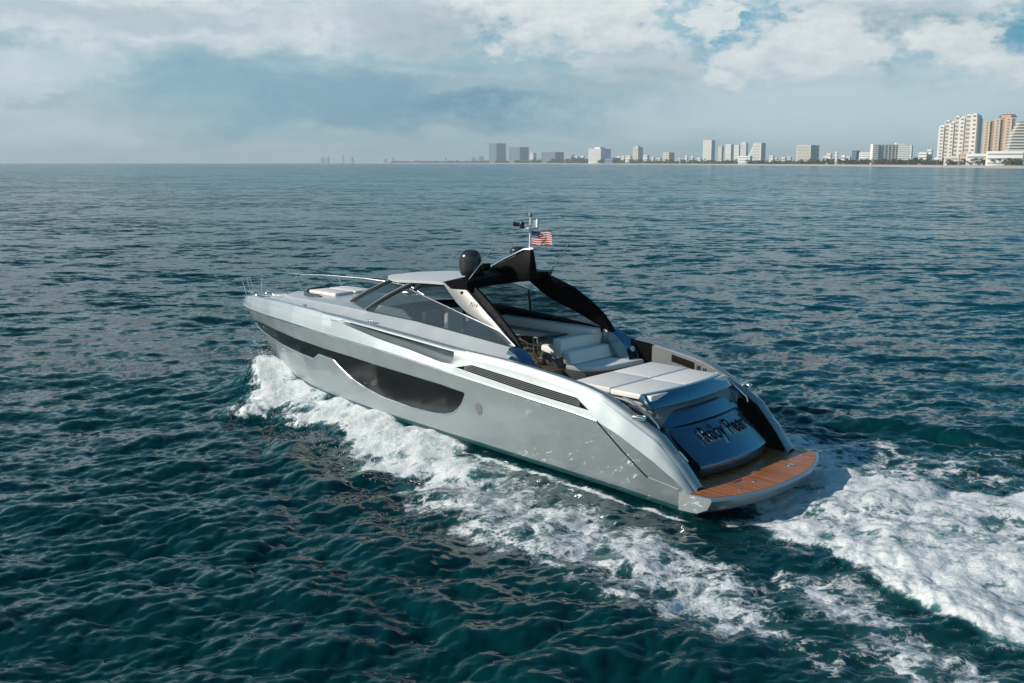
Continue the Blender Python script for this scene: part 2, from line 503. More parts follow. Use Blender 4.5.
def recess_depth(X):
    return 0.36 * float(sstep(X, 14.1, 12.6)) * float(sstep(X, 8.66, 8.95))

def upper_section(X, f, sg):
    k = kn(X); a = zK(X); b = zB(X)
    fr = min(1.0, k / 0.9) * f
    aft = float(sstep(X, 5.0, 2.5))
    h = b - a
    d = recess_depth(X)
    zL = float(np.interp(X, [8.6, 9.2, 10.5, 11.85, 13.8, 14.2], [2.58, 2.58, 2.75, 2.88, 3.12, 3.18]))
    zR = b - 0.09
    w = float(sstep(X, 8.3, 8.8)) * float(sstep(X, 15.6, 13.6))
    zl = a + h * 0.55; zl = zl * (1 - w) + min(zL, zR - 0.02) * w
    pts = [(0.0, a), (0.035, a + (zl - a) * 0.5), (0.075, zl - 0.004),
           (0.09 + d * 0.10, zl + 0.003), (0.085 + d * 0.45, zl + (zR - zl) * 0.18), (0.09 + d, zl + (zR - zl) * 0.50), (0.10 + d * 0.97, zR - 0.03),
           (0.115, zR), (0.14, zR + 0.045), (0.19, b - 0.012), (0.25, b)]
    if True:
        # smooth panel with a rounded shoulder, blended into the recessed section
        sm = list(pts)
        sm[3] = (0.09, zl + (zR - zl) * 0.2); sm[4] = (0.10, zl + (zR - zl) * 0.45)
        sm[5] = (0.112, zl + (zR - zl) * 0.7); sm[6] = (0.125, zR - 0.04); sm[7] = (0.14, zR - 0.0); sm[8] = (0.165, zR + 0.045)
        pts = [(p[0] * (1 - w) + q[0] * w, p[1] * (1 - w) + q[1] * w) for p, q in zip(sm, pts)]
    wide = 1.0 + 0.2 * aft
    out = []
    for q, z in pts:
        q2 = q * fr * (wide if q > 0.1 else 1 + 0.2 * aft)
        out.append((X, sg * max(0.0, k - q2), z))
    inn = 0.36 * fr * wide; inn2 = 0.42 * fr * wide
    zi = float(np.interp(X, [1.2, 2.0, 3.2, 6.6, 7.1, 23], [0.55, 0.62, 1.72, 1.75, zB(7.1) - 0.3, zB(X) - 0.12]))
    if X > 7.1: zi = b - 0.12
    out.append((X, sg * max(0.0, k - inn), b - 0.012 * 1))
    out.append((X, sg * max(0.0, k - inn2), b - 0.06))
    out.append((X, sg * max(0.0, k - inn2 - 0.01), min(zi, b - 0.07)))
    return out

def build_hull():
    m = MB()
    for sg in (1, -1):
        rows = []
        for u in us(NU):
            r = []
            for j in range(15):
                t = j / 14
                X = XA + (stemX(t) - XA) * u
                a, b = zG(X), zK(X)
                Y = Sh(X, t) if u < 1 else 0.0
                r.append((X, sg * Y, a + (b - a) * t))
            rows.append(r)
        m.grid(rows)
        rows = []
        xs = [XA + (23.25 - XA) * u for u in us(300)]
        for X in xs:
            r = upper_section(X, 1.0, sg)
            tipk = max(0.0, (X - 22.4) / 0.85)
            r = [(p[0] - 0.10 * tipk * min(1, i / 8), p[1], p[2]) for i, p in enumerate(r)]
            rows.append(r)
        m.grid(rows)
    # transom closing
    prof = [(XA, Sh(XA, j / 14), zG(XA) + (zK(XA) - zG(XA)) * j / 14) for j in range(15)]
    rows = [[(p[0], p[1] * q, p[2]) for q in (-1, -0.5, 0, 0.5, 1)] for p in prof]
    m.grid(rows)
    return m.build('hull', M['silver'], yacht, ang=38)
hull = build_hull()

def strip_on_hull(name, f0, f1, x0, x1, mat, off=0.004, n=140, sides=(1, -1), k=2):
    for sg in sides:
        m = MB(); rows = []
        for i in range(n):
            X = x0 + (x1 - x0) * i / (n - 1)
            r = []
            for j in range(k + 1):
                Z = f0(X) + (f1(X) - f0(X)) * j / k
                r.append((X, sg * (hullY(X, Z) + off), Z))
            rows.append(r)
        m.grid(rows)
        m.build(name, mat, yacht)

# boot stripe and underwater body
for sg in (1, -1):
    m = MB(); rows = []
    for u in us(160):
        X = XA + (21.25 - XA) * u
        Y = Sh(X, 0) if u < 1 else 0.0
        rows.append([(X, sg * (Y + 0.012), zG(X)), (X, sg * (Y + 0.006), zG(X) - 0.07), (X, sg * max(0, Y - 0.03), zG(X) - 0.12)])
    m.grid(rows)
    m.build('waterline_stripe', M['stripe'], yacht)
m = MB(); rows = []
for u in us(120):
    X = XA + (21.25 - XA) * u
    Y = Sh(X, 0) if u < 1 else 0.0
    z = zG(X) - 0.12; kz = -0.9 + 1.75 * float(sstep(X, 13, 21.25))
    kz = min(kz, z - 0.01)
    half = [(X, max(0, Y - 0.03), z), (X, max(0, Y - 0.22), z - 0.05), (X, max(0, Y * 0.5), (z + kz) / 2), (X, 0, kz)]
    rows.append([(p[0], -p[1], p[2]) for p in half] + half[::-1][1:])
m.grid(rows)
r0 = rows[0]
m.add(r0, [tuple(range(len(r0)))])
m.build('hull_bottom', M['bottom'], yacht)

# knuckle rub strip
for sg in (1, -1):
    m = MB()
    m.tube([(X, sg * (kn(X) + 0.004), zK(X) + 0.005) for X in np.linspace(3.75, 23.2, 130)], 0.028, 6)
    m.build('rubbing_strake', M['chrome'], yacht)

# sloping seam on the quarter
for sg in (1, -1):
    m = MB()
    pts = [(3.74, 1.84), (3.1, 1.27), (2.43, 0.70)]
    m.tube([(X, sg * (hullY(X, Z) + 0.002), Z) for X, Z in pts], 0.022, 6)
    m.build('quarter_groove', M['black'], yacht)
    m = MB()
    pts = [(2.40, 0.70), (1.9, 0.63), (1.58, 0.585)]
    m.tube([(X, sg * (hullY(X, Z) + 0.002), Z) for X, Z in pts], 0.009, 6)
    pts = [(1.58, 0.585), (1.4, 0.38), (1.24, 0.2)]
    m.tube([(X, sg * (hullY(X, Z) + 0.002), Z) for X, Z in pts], 0.014, 6)
    m.build('platform_joint', M['grey'], yacht)

# hull windows
WT = ([8.25, 9.12, 11.15, 13.35, 15.43, 16.71, 18.3, 19.9, 21.3, 22.15], [1.86, 1.95, 2.05, 2.15, 2.21, 2.24, 2.28, 2.30, 2.22, 2.02])
WL = ([8.25, 8.42, 8.75, 9.1, 9.6, 10.63, 11.91, 12.82, 13.44, 13.92, 14.36, 14.5, 15.25, 15.38, 15.7, 16.52, 17.45, 18.9, 20.3, 21.3, 22.15],
      [1.80, 1.52, 1.22, 1.11, 1.05, 1.04, 1.14, 1.29, 1.45, 1.66, 1.90, 1.925, 1.955, 1.90, 1.74, 1.77, 1.79, 1.84, 1.88, 1.90, 1.99])
wt = lambda X: float(np.interp(X, *WT)); wl = lambda X: float(np.interp(X, *WL))
for sg in (1, -1):
    m = MB(); rows = []
    for X in np.concatenate([np.linspace(8.25, 9.2, 16), np.linspace(9.25, 15.1, 60), np.linspace(15.15, 15.8, 14), np.linspace(15.9, 22.12, 60)]):
        r = []
        for j in range(9):
            Z = wl(X) + (wt(X) - wl(X)) * j / 8
            r.append((X, sg * (hullY(X, Z) + 0.006), Z))
        rows.append(r)
    m.grid(rows)
    hw = m.build('hull_window', M['hullglass'], yacht)
    m = MB()
    m.tube([(X, sg * (hullY(X, wl(X)) + 0.006), wl(X) - 0.01) for X in np.concatenate([np.linspace(8.6, 15.1, 80), np.linspace(15.12, 15.8, 20), np.linspace(15.9, 22.1, 60)])], 0.02, 6)
    m.build('window_lip', M['chrome'], hw)
    m = MB()
    m.lathe([(0.0, -0.01), (0.17, -0.01), (0.17, 0.008), (0.13, 0.012), (0.0, 0.012)], seg=24)
    for i, (px, py, pz) in enumerate(m.v):
        m.v[i] = (7.75 + px * 0.75, 0, 0)[:1] + (sg * (hullY(7.75, 1.48 + py) + pz), 1.48 + py)
    m.build('porthole', M['grey'], yacht)

# dark upper wall of the side recess
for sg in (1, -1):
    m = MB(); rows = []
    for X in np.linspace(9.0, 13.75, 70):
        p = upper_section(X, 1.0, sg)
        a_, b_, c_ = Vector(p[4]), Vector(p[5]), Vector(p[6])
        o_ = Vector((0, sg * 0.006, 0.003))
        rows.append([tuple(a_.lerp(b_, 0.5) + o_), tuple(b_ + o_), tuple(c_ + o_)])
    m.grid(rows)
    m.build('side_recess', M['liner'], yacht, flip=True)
# engine-room air vents on the quarter
def panelY(X, Z):
    return kn(X) - 0.075 * min(1, max(0, (Z - zK(X)) / (0.55 * (zB(X) - zK(X)) + 1e-6)))
for sg in (1, -1):
    lo = lambda X: float(np.interp(X, [4.05, 6.16, 8.5], [2.08, 2.27, 2.52]))
    hi = lambda X: float(np.interp(X, [4.05, 4.42, 6.16, 7.95, 8.5], [2.09, 2.32, 2.50, 2.66, 2.53]))
    m = MB(); rows = []
    for X in np.linspace(4.05, 8.5, 70):
        rows.append([(X, sg * (panelY(X, lo(X) + (hi(X) - lo(X)) * j / 6) + 0.008), lo(X) + (hi(X) - lo(X)) * j / 6) for j in range(7)])
    m.grid(rows)
    v = m.build('air_vent', M['dark'], yacht)
    for q in (0.2, 0.4, 0.6, 0.8):
        m = MB(); rows = []
        for X in np.linspace(4.3, 8.2, 40):
            z = lo(X) + (hi(X) - lo(X)) * q
            rows.append([(X, sg * (panelY(X, z) + 0.010), z - 0.014), (X, sg * (panelY(X, z) + 0.032), z), (X, sg * (panelY(X, z) + 0.010), z + 0.014)])
        m.grid(rows)
        m.build('slat', M['grey'], v)

# ------------------------------------------------------------------ foredeck and coachroof
m = MB(); rows = []
for X in np.linspace(7.0, 23.0, 90):
    k = max(0.02, kn(X) - 0.40 * min(1, kn(X) / 0.9)); z = zB(X) - 0.115
    inner = 1.9 if X < 13.4 else 0.0
    inner = min(inner, k - 0.01)
    rows.append([(X, k, z), (X, (k + inner) / 2, z + 0.005), (X, inner, z + 0.01)])
for sg in (1, -1):
    m.grid([[(a, sg * b, c) for a, b, c in r] for r in rows])
m.build('side_deck', M['deck'], yacht, up=True)

YT = ([7.0, 9.15, 11.0, 13.5, 14.9, 17.0, 18.5, 19.3, 19.6, 19.75], [2.12, 2.13, 2.08, 1.93, 1.81, 1.50, 1.18, 0.86, 0.5, 0.03])
ZT = ([6.9, 7.06, 9.15, 11.0, 13.5, 14.9, 17.0, 19.3, 19.75], [3.08, 3.13, 3.30, 3.42, 3.46, 3.48, 3.44, 3.34, 3.22])
yt = lambda X: float(np.interp(X, *YT)); zt = lambda X: float(np.interp(X, *ZT))
def yb(X): return max(yt(X) + 0.04, min(kn(X) - 0.38, yt(X) + 0.42))
# full coachroof forward of the cockpit
m = MB(); rows = []
for X in list(np.linspace(13.3, 19.0, 40)) + [19.2, 19.35, 19.5, 19.62, 19.7, 19.75]:
    h = zt(X); y1 = yt(X); y0 = yb(X); zb_ = zB(X) - 0.10
    half = [(y0, zb_), (y0 - 0.02, zb_ + 0.04), (y1 + 0.05, h - 0.05), (y1, h), (y1 * 0.85, h + 0.035), (y1 * 0.5, h + 0.085), (0.0, h + 0.11)]
    rows.append([(X, a, b) for a, b in half] + [(X, -a, b) for a, b in half[::-1][1:]])
m.grid(rows)
coach = m.build('coachroof', M['coach'], yacht, ang=30)
# cockpit side coamings
for sg in (1, -1):
    m = MB(); rows = []
    for X in np.linspace(6.95, 13.35, 60):
        h = zt(X); y1 = yt(X); y0 = yb(X); zb_ = zB(X) - 0.06
        sec = [(y0 + 0.06, zb_ - 0.02), (y0, zb_ + 0.02), (y1 + 0.04, h - 0.03), (y1, h), (y1 - 0.10, h), (y1 - 0.13, h - 0.04), (y1 - 0.16, 1.75)]
        rows.append([(X, sg * a, b) for a, b in sec])
    m.grid(rows)
    m.add(rows[0], [tuple(range(len(rows[0])))])
    m.build('cockpit_coaming', M['coach'], yacht, ang=30)
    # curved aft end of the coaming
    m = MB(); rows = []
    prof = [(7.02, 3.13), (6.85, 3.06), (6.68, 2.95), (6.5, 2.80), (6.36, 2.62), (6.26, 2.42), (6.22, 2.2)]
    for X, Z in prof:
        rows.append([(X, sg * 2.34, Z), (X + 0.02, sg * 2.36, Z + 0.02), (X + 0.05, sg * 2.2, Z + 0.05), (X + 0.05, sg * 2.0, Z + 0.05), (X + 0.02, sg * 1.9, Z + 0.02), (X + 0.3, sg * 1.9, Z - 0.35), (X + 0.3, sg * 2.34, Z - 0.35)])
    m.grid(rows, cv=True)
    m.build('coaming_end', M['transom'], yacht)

for sg in (1, -1):
    m = MB()
    m.grid([[(X, sg * (yt(X) - 0.165), 1.9), (X, sg * (yt(X) - 0.135), zt(X) - 0.05), (X, sg * (yt(X) - 0.105), zt(X) + 0.004), (X, sg * (yt(X) - 0.03), zt(X) + 0.006)] for X in np.linspace(7.3, 13.3, 30)])
    m.build('coaming_lining', M['dark'], yacht)
    m = MB()
    rows = []
    for X in np.linspace(5.8, 6.75, 12):
        y = kn(X) - 0.435
        rows.append([(X, sg * y, 1.9), (X, sg * y, zB(X) - 0.03), (X, sg * (y - 0.02), zB(X) - 0.03), (X, sg * (y - 0.02), 1.9)])
    m.grid(rows, cv=True)
    m.build('side_gate', M['dark'], yacht)

# foredeck sun lounge: curved dark backrest and pale pads
def zc(X, Y):
    h = zt(X); y1 = yt(X)
    return float(np.interp(abs(Y) / y1, [0, 0.5, 0.85, 1.0], [h + 0.11, h + 0.085, h + 0.035, h]))
m = MB(); rows = []
for i in range(41):
    a = -PI / 2 * 1.12 + PI * 1.12 * i / 40
    X = 17.2 + 1.45 * math.cos(a); Y = 1.02 * math.sin(a)
    z = zc(min(X, 18.6), Y)
    n = Vector((math.cos(a) / 1.45, math.sin(a) / 1.02, 0)).normalized()
    h = 0.11 * math.sin(PI * i / 40) ** 0.5 + 0.005
    rows.append([(X + n.x * .10, Y + n.y * .10, z - 0.02), (X + n.x * .07, Y + n.y * .07, z + h), (X, Y, z + h + 0.01), (X - n.x * .06, Y - n.y * .06, z - 0.02)])
m.grid(rows)
lounge = m.build('lounge_backrest', M['tabletop'], yacht)
m = MB()
for j in (-1, 1):
    m.box((17.2, j * 0.42, zc(17.2, 0.4) + 0.05), (1.5, 0.78, 0.12))
m.build('foredeck_sunpad', M['cushion'], yacht, bevel=0.04, seg=3)
m = MB(); m.box((19.15, 0, zt(19.1) + 0.10), (0.5, 0.5, 0.05)); m.build('deck_hatch', M['hullglass'], yacht, bevel=0.02)

# anchor gear and cleats at the bow
m = MB()
m.box((22.3, 0, 3.02), (0.9, 0.18, 0.06)); m.box((22.75, 0, 3.06), (0.35, 0.26, 0.08)); m.lathe([(0, 0), (.12, 0), (.13, .1), (.09, .14), (.13, .2), (0.0, .22)], (21.7, 0.0, 3.02), 16)
m.tube([(21.4, -0.1, 3.06), (22.6, -0.05, 3.08)], 0.03, 6)
m.build('anchor_windlass', M['chrome'], yacht, bevel=0.01)
def cleat(X, Y, Z, r, tilt=0.0):
    m = MB()
    R = Matrix.Rotation(r, 3, 'Z') @ Matrix.Rotation(tilt, 3, 'Y')
    def q(x, y, z):
        p = R @ Vector((x, y, z)); return (p.x + X, p.y + Y, p.z + Z)
    m.tube([q(-0.16, 0, 0.085), q(-0.06, 0, 0.09), q(0.06, 0, 0.09), q(0.16, 0, 0.085)], [0.016, 0.022, 0.022, 0.016], 8)
    m.tube([q(-0.06, 0, 0.0), q(-0.06, 0, 0.09)], 0.018, 8)
    m.tube([q(0.06, 0, 0.0), q(0.06, 0, 0.09)], 0.018, 8)
    m.build('cleat', M['chrome'], yacht)
for sg in (1, -1):
    cleat(20.3, sg * (kn(20.3) - 0.2), zB(20.3), 0.4 * -sg)
    cleat(12.6, sg * (kn(12.6) - 0.28), zB(12.6), 0)
    cleat(16.3, sg * (kn(16.3) - 0.2), zB(16.3), 0.2 * -sg)

# bow rail
m = MB()
rail = [(22.9, 0.15, 3.5), (22.6, -0.42, 3.62), (21.5, -0.98, 3.78), (20.0, -1.50, 3.80), (18.45, -2.0, 3.76), (17.4, -2.24, 3.70), (16.3, -2.4, 3.6), (15.6, -2.42, 3.34)]
m.tube(rail, 0.015, 8)
for b, tp in (((22.62, -0.32, 3.0), (22.65, -0.38, 3.62)), ((21.0, -1.05, 3.16), (21.35, -1.03, 3.785)), ((19.2, -1.63, 3.27), (19.55, -1.65, 3.795)), ((17.4, -2.05, 3.32), (17.6, -2.2, 3.72))):
    m.tube([b, tp], 0.02, 6)
m.build('bow_rail', M['chrome'], yacht)
m = MB()
m.tube([(22.85, 0.22, 2.97), (22.97, 0.28, 3.5)], 0.014, 6)
m.tube([(22.2, 0.42, 3.05), (22.75, 0.22, 3.62)], 0.014, 6)
m.tube([(21.5, 0.72, 3.12), (22.1, 0.5, 3.75)], 0.014, 6)
m.tube([(22.97, 0.28, 3.5), (22.75, 0.22, 3.6), (22.1, 0.5, 3.75)], 0.008, 6)
m.build('pulpit', M['chrome'], yacht)

# ------------------------------------------------------------------ windscreen, hardtop, arch
m = MB(); rows = []
NW = 21
def ws_base(q):  # q in -1..1 : port +1
    return (15.95 - 2.5 * abs(q) ** 2.2, 1.86 * math.copysign(abs(q) ** 0.9, q), 3.57 - 0.09 * abs(q))
def ws_top(q):
    return (13.85 - 2.2 * abs(q) ** 2.2, 1.52 * math.copysign(abs(q) ** 0.9, q), 4.37 + 0.06 * abs(q))
for i in range(NW):
    q = 1 - 2 * i / (NW - 1)
    a = Vector(ws_base(q)); b = Vector(ws_top(q))
    rows.append([tuple(a.lerp(b, s / 6) + Vector((0.04, 0, 0.02)) * math.sin(PI * s / 6)) for s in range(7)])
m.grid(rows)
m.build('windscreen', M['glass'], yacht)
for q in (0.62, -0.62, 1.0, -1.0):
    m = MB()
    a = Vector(ws_base(q)); b = Vector(ws_top(q))
    pts = [a.lerp(b, s / 8) + Vector((0.05, 0, 0.025)) * math.sin(PI * s / 8) for s in range(9)]
    m.tube([tuple(p) for p in pts], 0.06, 6)
    m.build('windscreen_pillar', M['black'], yacht)
    if True:
        m = MB()
        m.tube([tuple(p + Vector((0.085, 0.02 * math.copysign(1, q), 0.035))) for p in pts], 0.016, 6)
        m.build('pillar_trim', M['strutgrey'], yacht)
# side glass
for sg in (1, -1):
    m = MB(); rows = []
    X0, X1 = 7.05, 13.4
    for i in range(40):
        X = X0 + (X1 - X0) * i / 39
        zb_ = zt(X) + 0.005
        ztop = float(np.interp(X, [7.0, 7.6, 9.7, 11.55, 13.42], [3.15, 3.50, 3.95, 4.33, 3.50]))
        ztop = max(zb_ + 0.01, ztop)
        rows.append([(X, sg * (yt(X) - 0.04 - 0.16 * ((zb_ + (ztop - zb_) * j / 4) - zb_)), zb_ + (ztop - zb_) * j / 4) for j in range(5)])
    m.grid(rows)
    m.build('side_window', M['glass'], yacht)
    m = MB()
    tp = [r[4] for r in rows if r[0][0] <= 11.6]
    m.tube(tp, 0.016, 6); m.build('window_rail', M['chrome'], yacht)

# hardtop
def top_edge(q):
    return (13.95 - 1.35 * abs(q) ** 2.4, 1.56 * q, 4.42 + 0.05 * abs(q))
m = MB(); rows = []
for i in range(25):
    q = 1 - 2 * i / 24
    a = Vector(top_edge(q)); e = Vector((9.55 + 0.35 * (1 - q * q), 1.74 * q, 4.62))
    r = []
    for s in range(15):
        w = s / 14
        p = a.lerp(e, w)
        p.z += (0.05 * (1 - q * q) + 0.02 * math.sin(PI * w)) * min(1, w * 4 + 0.15)
        r.append(tuple(p))
    low = []
    for s in range(14, -1, -1):
        p = Vector(r[s]); p.z -= 0.085 if 0 < s < 14 else 0.06
        low.append((p.x, p.y * 0.985, p.z))
    rows.append(r + low)
m.grid(rows, cv=True)
m.add(rows[0], [tuple(range(len(rows[0])))]); m.add(rows[-1], [tuple(range(len(rows[-1])))])
m.build('hardtop', M['deck'], yacht, ang=40)
m = MB()
m.hexa([(9.9, -1.5, 4.44), (9.9, 1.5, 4.44), (12.2, 1.35, 4.38), (13.2, 0.7, 4.34), (13.2, -0.7, 4.34), (12.2, -1.35, 4.38)],
       [(9.9, -1.5, 4.52), (9.9, 1.5, 4.52), (12.2, 1.35, 4.45), (13.2, 0.7, 4.40), (13.2, -0.7, 4.40), (12.2, -1.35, 4.45)])
m.build('headliner', M['black'], yacht)

# struts
def strutY(Z): return 2.10 - (Z - 3.1) * 0.25
for sg in (1, -1):
    outer = [(10.25, 4.62), (9.55, 4.64), (9.15, 4.42), (8.3, 3.93), (7.5, 3.46), (7.02, 3.14), (7.2, 3.16), (8.0, 3.5), (9.0, 3.86), (9.35, 4.02)]
    # outer skin as paired front/back polyline
    front = [(10.25, 4.61), (9.9, 4.36), (9.5, 4.08), (9.1, 3.88), (8.3, 3.62), (7.6, 3.33), (7.12, 3.13)]
    back = [(9.52, 4.64), (9.12, 4.42), (8.70, 4.17), (8.30, 3.93), (7.90, 3.70), (7.45, 3.42), (6.98, 3.12)]
    m = MB(); rows = []
    for (xa, za), (xb, zb2) in zip(front, back):
        ya, yb2 = strutY(za), strutY(zb2)
        rows.append([(xa, sg * ya, za), (xb, sg * yb2, zb2), (xb + 0.03, sg * (yb2 - 0.13), zb2 - 0.01), (xa - 0.02, sg * (ya - 0.13), za)])
    m.grid(rows, cv=True)
    m.add(rows[0], [(0, 1, 2, 3)]); m.add(rows[-1], [(0, 1, 2, 3)])
    st = m.build('hardtop_strut', M['strutgrey'], yacht, bevel=0.012)
    # dark inner leaf, wider aft
    back2 = [(9.45, 4.70), (8.86, 4.60), (8.12, 4.34), (7.56, 4.00), (7.14, 3.66), (6.92, 3.38), (6.80, 3.12)]
    m = MB(); rows = []
    if sg > 0: back2 = [(9.45, 4.68), (8.98, 4.52), (8.45, 4.22), (8.0, 3.92), (7.56, 3.62), (7.18, 3.35), (6.92, 3.12)]
    for (xa, za), (xb, zb2) in zip(front, back2):
        ya, yb2 = strutY(za) - 0.14, strutY(zb2) - 0.15
        rows.append([(xa - 0.1, sg * ya, za), (xb, sg * yb2, zb2), (xb + 0.06, sg * (yb2 - 0.16), zb2 - 0.03), (xa - 0.15, sg * (ya - 0.12), za - 0.02)])
    m.grid(rows, cv=True)
    m.add(rows[0], [(0, 1, 2, 3)]); m.add(rows[-1], [(0, 1, 2, 3)])
    m.build('inner_strut', M['dark'], yacht, bevel=0.012)
    m = MB(); m.lathe([(0, 0), (.05, 0), (.05, .02), (.03, .03), (0, .03)], (0, 0, 0), 12)
    for i, p in enumerate(m.v):
        m.v[i] = (9.35 + p[0], sg * (strutY(4.38) + p[2]), 4.38 + p[1])
    m.build('strut_light', M['black'], st)

# transverse wing between the struts
m = MB(); rows = []
for i in range(17):
    q = 1 - 2 * i / 16
    Y = 1.78 * q; b = 0.10 * (1 - q * q)
    rows.append([(10.1, Y, 4.62 + b), (9.6, Y, 4.73 + b), (9.1, Y, 4.70 + b), (8.86 + 0.3 * abs(q), Y, 4.60 + b), (9.1, Y, 4.47 + b * .5), (9.8, Y, 4.45 + b * .5)])
m.grid(rows, cv=True)
m.add(rows[0], [tuple(range(6))]); m.add(rows[-1], [tuple(range(6))])
m.build('arch_wing', M['dark'], yacht, ang=25)
# raked mast fin
m = MB()
side = [(10.2, 4.72), (9.3, 5.15), (8.62, 5.46), (8.32, 5.50), (8.25, 4.70), (9.2, 4.55)]
for w0, w1 in ((0.16, 0.16),):
    L = [(x, 0.07 + 0.14 * (5.5 - z), z) for x, z in side]; Rr = [(x, -(0.07 + 0.14 * (5.5 - z)), z) for x, z in side]
    m.hexa(L, Rr)
m.build('mast_fin', M['dark'], yacht, bevel=0.02)
m = MB()
m.tube([(10.1, 0.16, 4.80), (9.3, 0.1, 5.20), (8.6, 0.06, 5.51), (8.3, 0.0, 5.55)], 0.035, 8)
m.tube([(9.6, -0.2, 5.06), (9.1, -0.16, 5.30)], 0.03, 8)
m.build('fin_trim', M['chrome'], yacht)
# light mast
mast = MB()
mast.tube([(8.42, 0.0, 5.45), (8.40, 0.0, 6.15), (8.40, 0, 6.45)], [0.03, 0.024, 0.018], 8)
mast.tube([(8.36, -0.25, 6.10), (8.36, 0.28, 6.10)], 0.018, 6)
mast.tube([(8.36, -0.25, 6.10), (8.36, -0.25, 6.30)], 0.02, 6)
mast.tube([(8.36, -0.12, 6.10), (8.36, -0.12, 6.35)], 0.012, 6)
mast.box((8.4, 0, 6.13), (0.25, 0.4, 0.03))
mo = mast.build('light_mast', M['white'], yacht)
m = MB(); m.lathe([(0, 0), (.05, 0), (.055, .08), (.03, .12), (0, .12)], (8.40, 0, 6.44), 12); m.build('masthead_light', M['grey'], mo)
m = MB(); m.lathe([(0, 0), (.07, 0), (.08, .14), (.05, .2), (0, .2)], (8.5, 0.24, 6.12), 12); m.tube([(8.5, 0.24, 6.22), (8.75, 0.3, 6.24)], [0.03, 0.07], 8); m.build('horn', M['black'], mo)
m = MB(); m.lathe([(0, 0), (.045, 0), (.05, .2), (.02, .26), (0, .26)], (8.36, -0.25, 6.12), 12); m.build('antenna_pod', M['white'], mo)
# domes
def dome(X, Y, Z, r, h, mat, foot=0.12):
    m = MB()
    prof = [(0, 0), (r * .8, 0), (r * .86, .03), (r * .9, .06)]
    prof += [(r * 0.97, .08), (r, h * 0.25), (r, h * 0.66)]
    for k in range(1, 9):
        a = PI / 2 * k / 8
        prof.append((max(0.001, r * math.cos(a) ** 0.8), h * 0.66 + h * 0.34 * math.sin(a)))
    m.lathe(prof, (X, Y, Z), 28)
    o = m.build('satellite_dome', mat, yacht, ang=50)
    m = MB(); m.lathe([(0, -foot), (r * .45, -foot), (r * .5, 0), (0, 0)], (X, Y, Z), 16); m.build('dome_foot', M['grey'], o)
M['domegrey'] = simple('dark_grey_dome', (0.03, 0.036, 0.042), 0.25, 0.0, 0.05, 4.0, coat=0.3)
dome(9.68, 1.12, 4.79, 0.325, 0.74, M['domegrey'])
dome(9.6, -0.78, 5.14, 0.25, 0.37, M['domegrey'], 0.45)
m = MB(); m.box((9.8, 0.55, 4.98), (0.42, 0.36, 0.22)); m.tube([(9.8, 0.55, 4.75), (9.8, 0.55, 4.9)], 0.09, 8)
m.build('radar_unit', M['black'], yacht, bevel=0.06, seg=3)
# whip antennas
for base, tip in (((9.35, 1.55, 4.68), (8.45, 0.55, 6.45)), ((9.0, -1.5, 4.66), (8.1, -1.7, 5.98))):
    m = MB(); m.tube([base, tip], [0.016, 0.007], 6)
    m.tube([base, tuple(Vector(base).lerp(Vector(tip), 0.12))], 0.024, 6)
    m.build('whip_antenna', M['grey'], yacht)

# ------------------------------------------------------------------ cockpit interior
m = MB()
m.hexa([(3.0, -2.2, 1.70), (7.3, -2.1, 1.70), (7.3, 2.1, 1.70), (3.0, 2.2, 1.70)], [(3.0, -2.2, 1.90), (7.3, -2.1, 1.90), (7.3, 2.1, 1.90), (3.0, 2.2, 1.90)])
m.build('cockpit_sole', M['sole'], yacht)
m = MB()
m.hexa([(7.302, -2.0, 1.70), (13.4, -1.8, 1.70), (13.4, 1.8, 1.70), (7.302, 2.0, 1.70)], [(7.302, -2.0, 2.2), (13.4, -1.8, 2.2), (13.4, 1.8, 2.2), (7.302, 2.0, 2.2)])
m.build('saloon_sole', M['teaksole'], yacht)
m = MB()
m.hexa([(13.2, -1.8, 2.2), (13.9, -1.75, 2.2), (13.9, 1.75, 2.2), (13.2, 1.8, 2.2)], [(12.7, -1.72, 3.36), (14.0, -1.7, 3.50), (14.0, 1.7, 3.50), (12.7, 1.72, 3.36)])
m.build('dashboard', M['dark'], yacht, bevel=0.05)
# helm seats
for Y in (0.15, -0.75, 1.05):
    m = MB()
    m.box((11.75, Y, 2.80), (0.62, 0.66, 0.22)); m.box((11.42, Y, 3.22), (0.2, 0.66, 0.72)); m.box((11.75, Y, 2.45), (0.4, 0.4, 0.5))
    m.build('helm_seat', M['cushion'] if Y < 1 else M['grey'], yacht, bevel=0.06, seg=3)
m = MB()
pts = [(12.55 + 0.07 * math.cos(a), 0.95 + 0.2 * math.sin(a), 3.42 + 0.18 * math.cos(a)) for a in np.linspace(0, 2 * PI, 25)]
m.tube(pts, 0.018, 6); m.tube([(12.55, 0.95, 3.42), (12.8, 0.95, 3.3)], 0.03, 6)
m.build('steering_wheel', M['grey'], yacht)

def cush(name, c, d, bev=0.05, mat=None, parent=None, rz=0):
    m = MB(); m.box(c, d, rz)
    return m.build(name, mat or M['cushion'], parent or yacht, bevel=bev, seg=3)
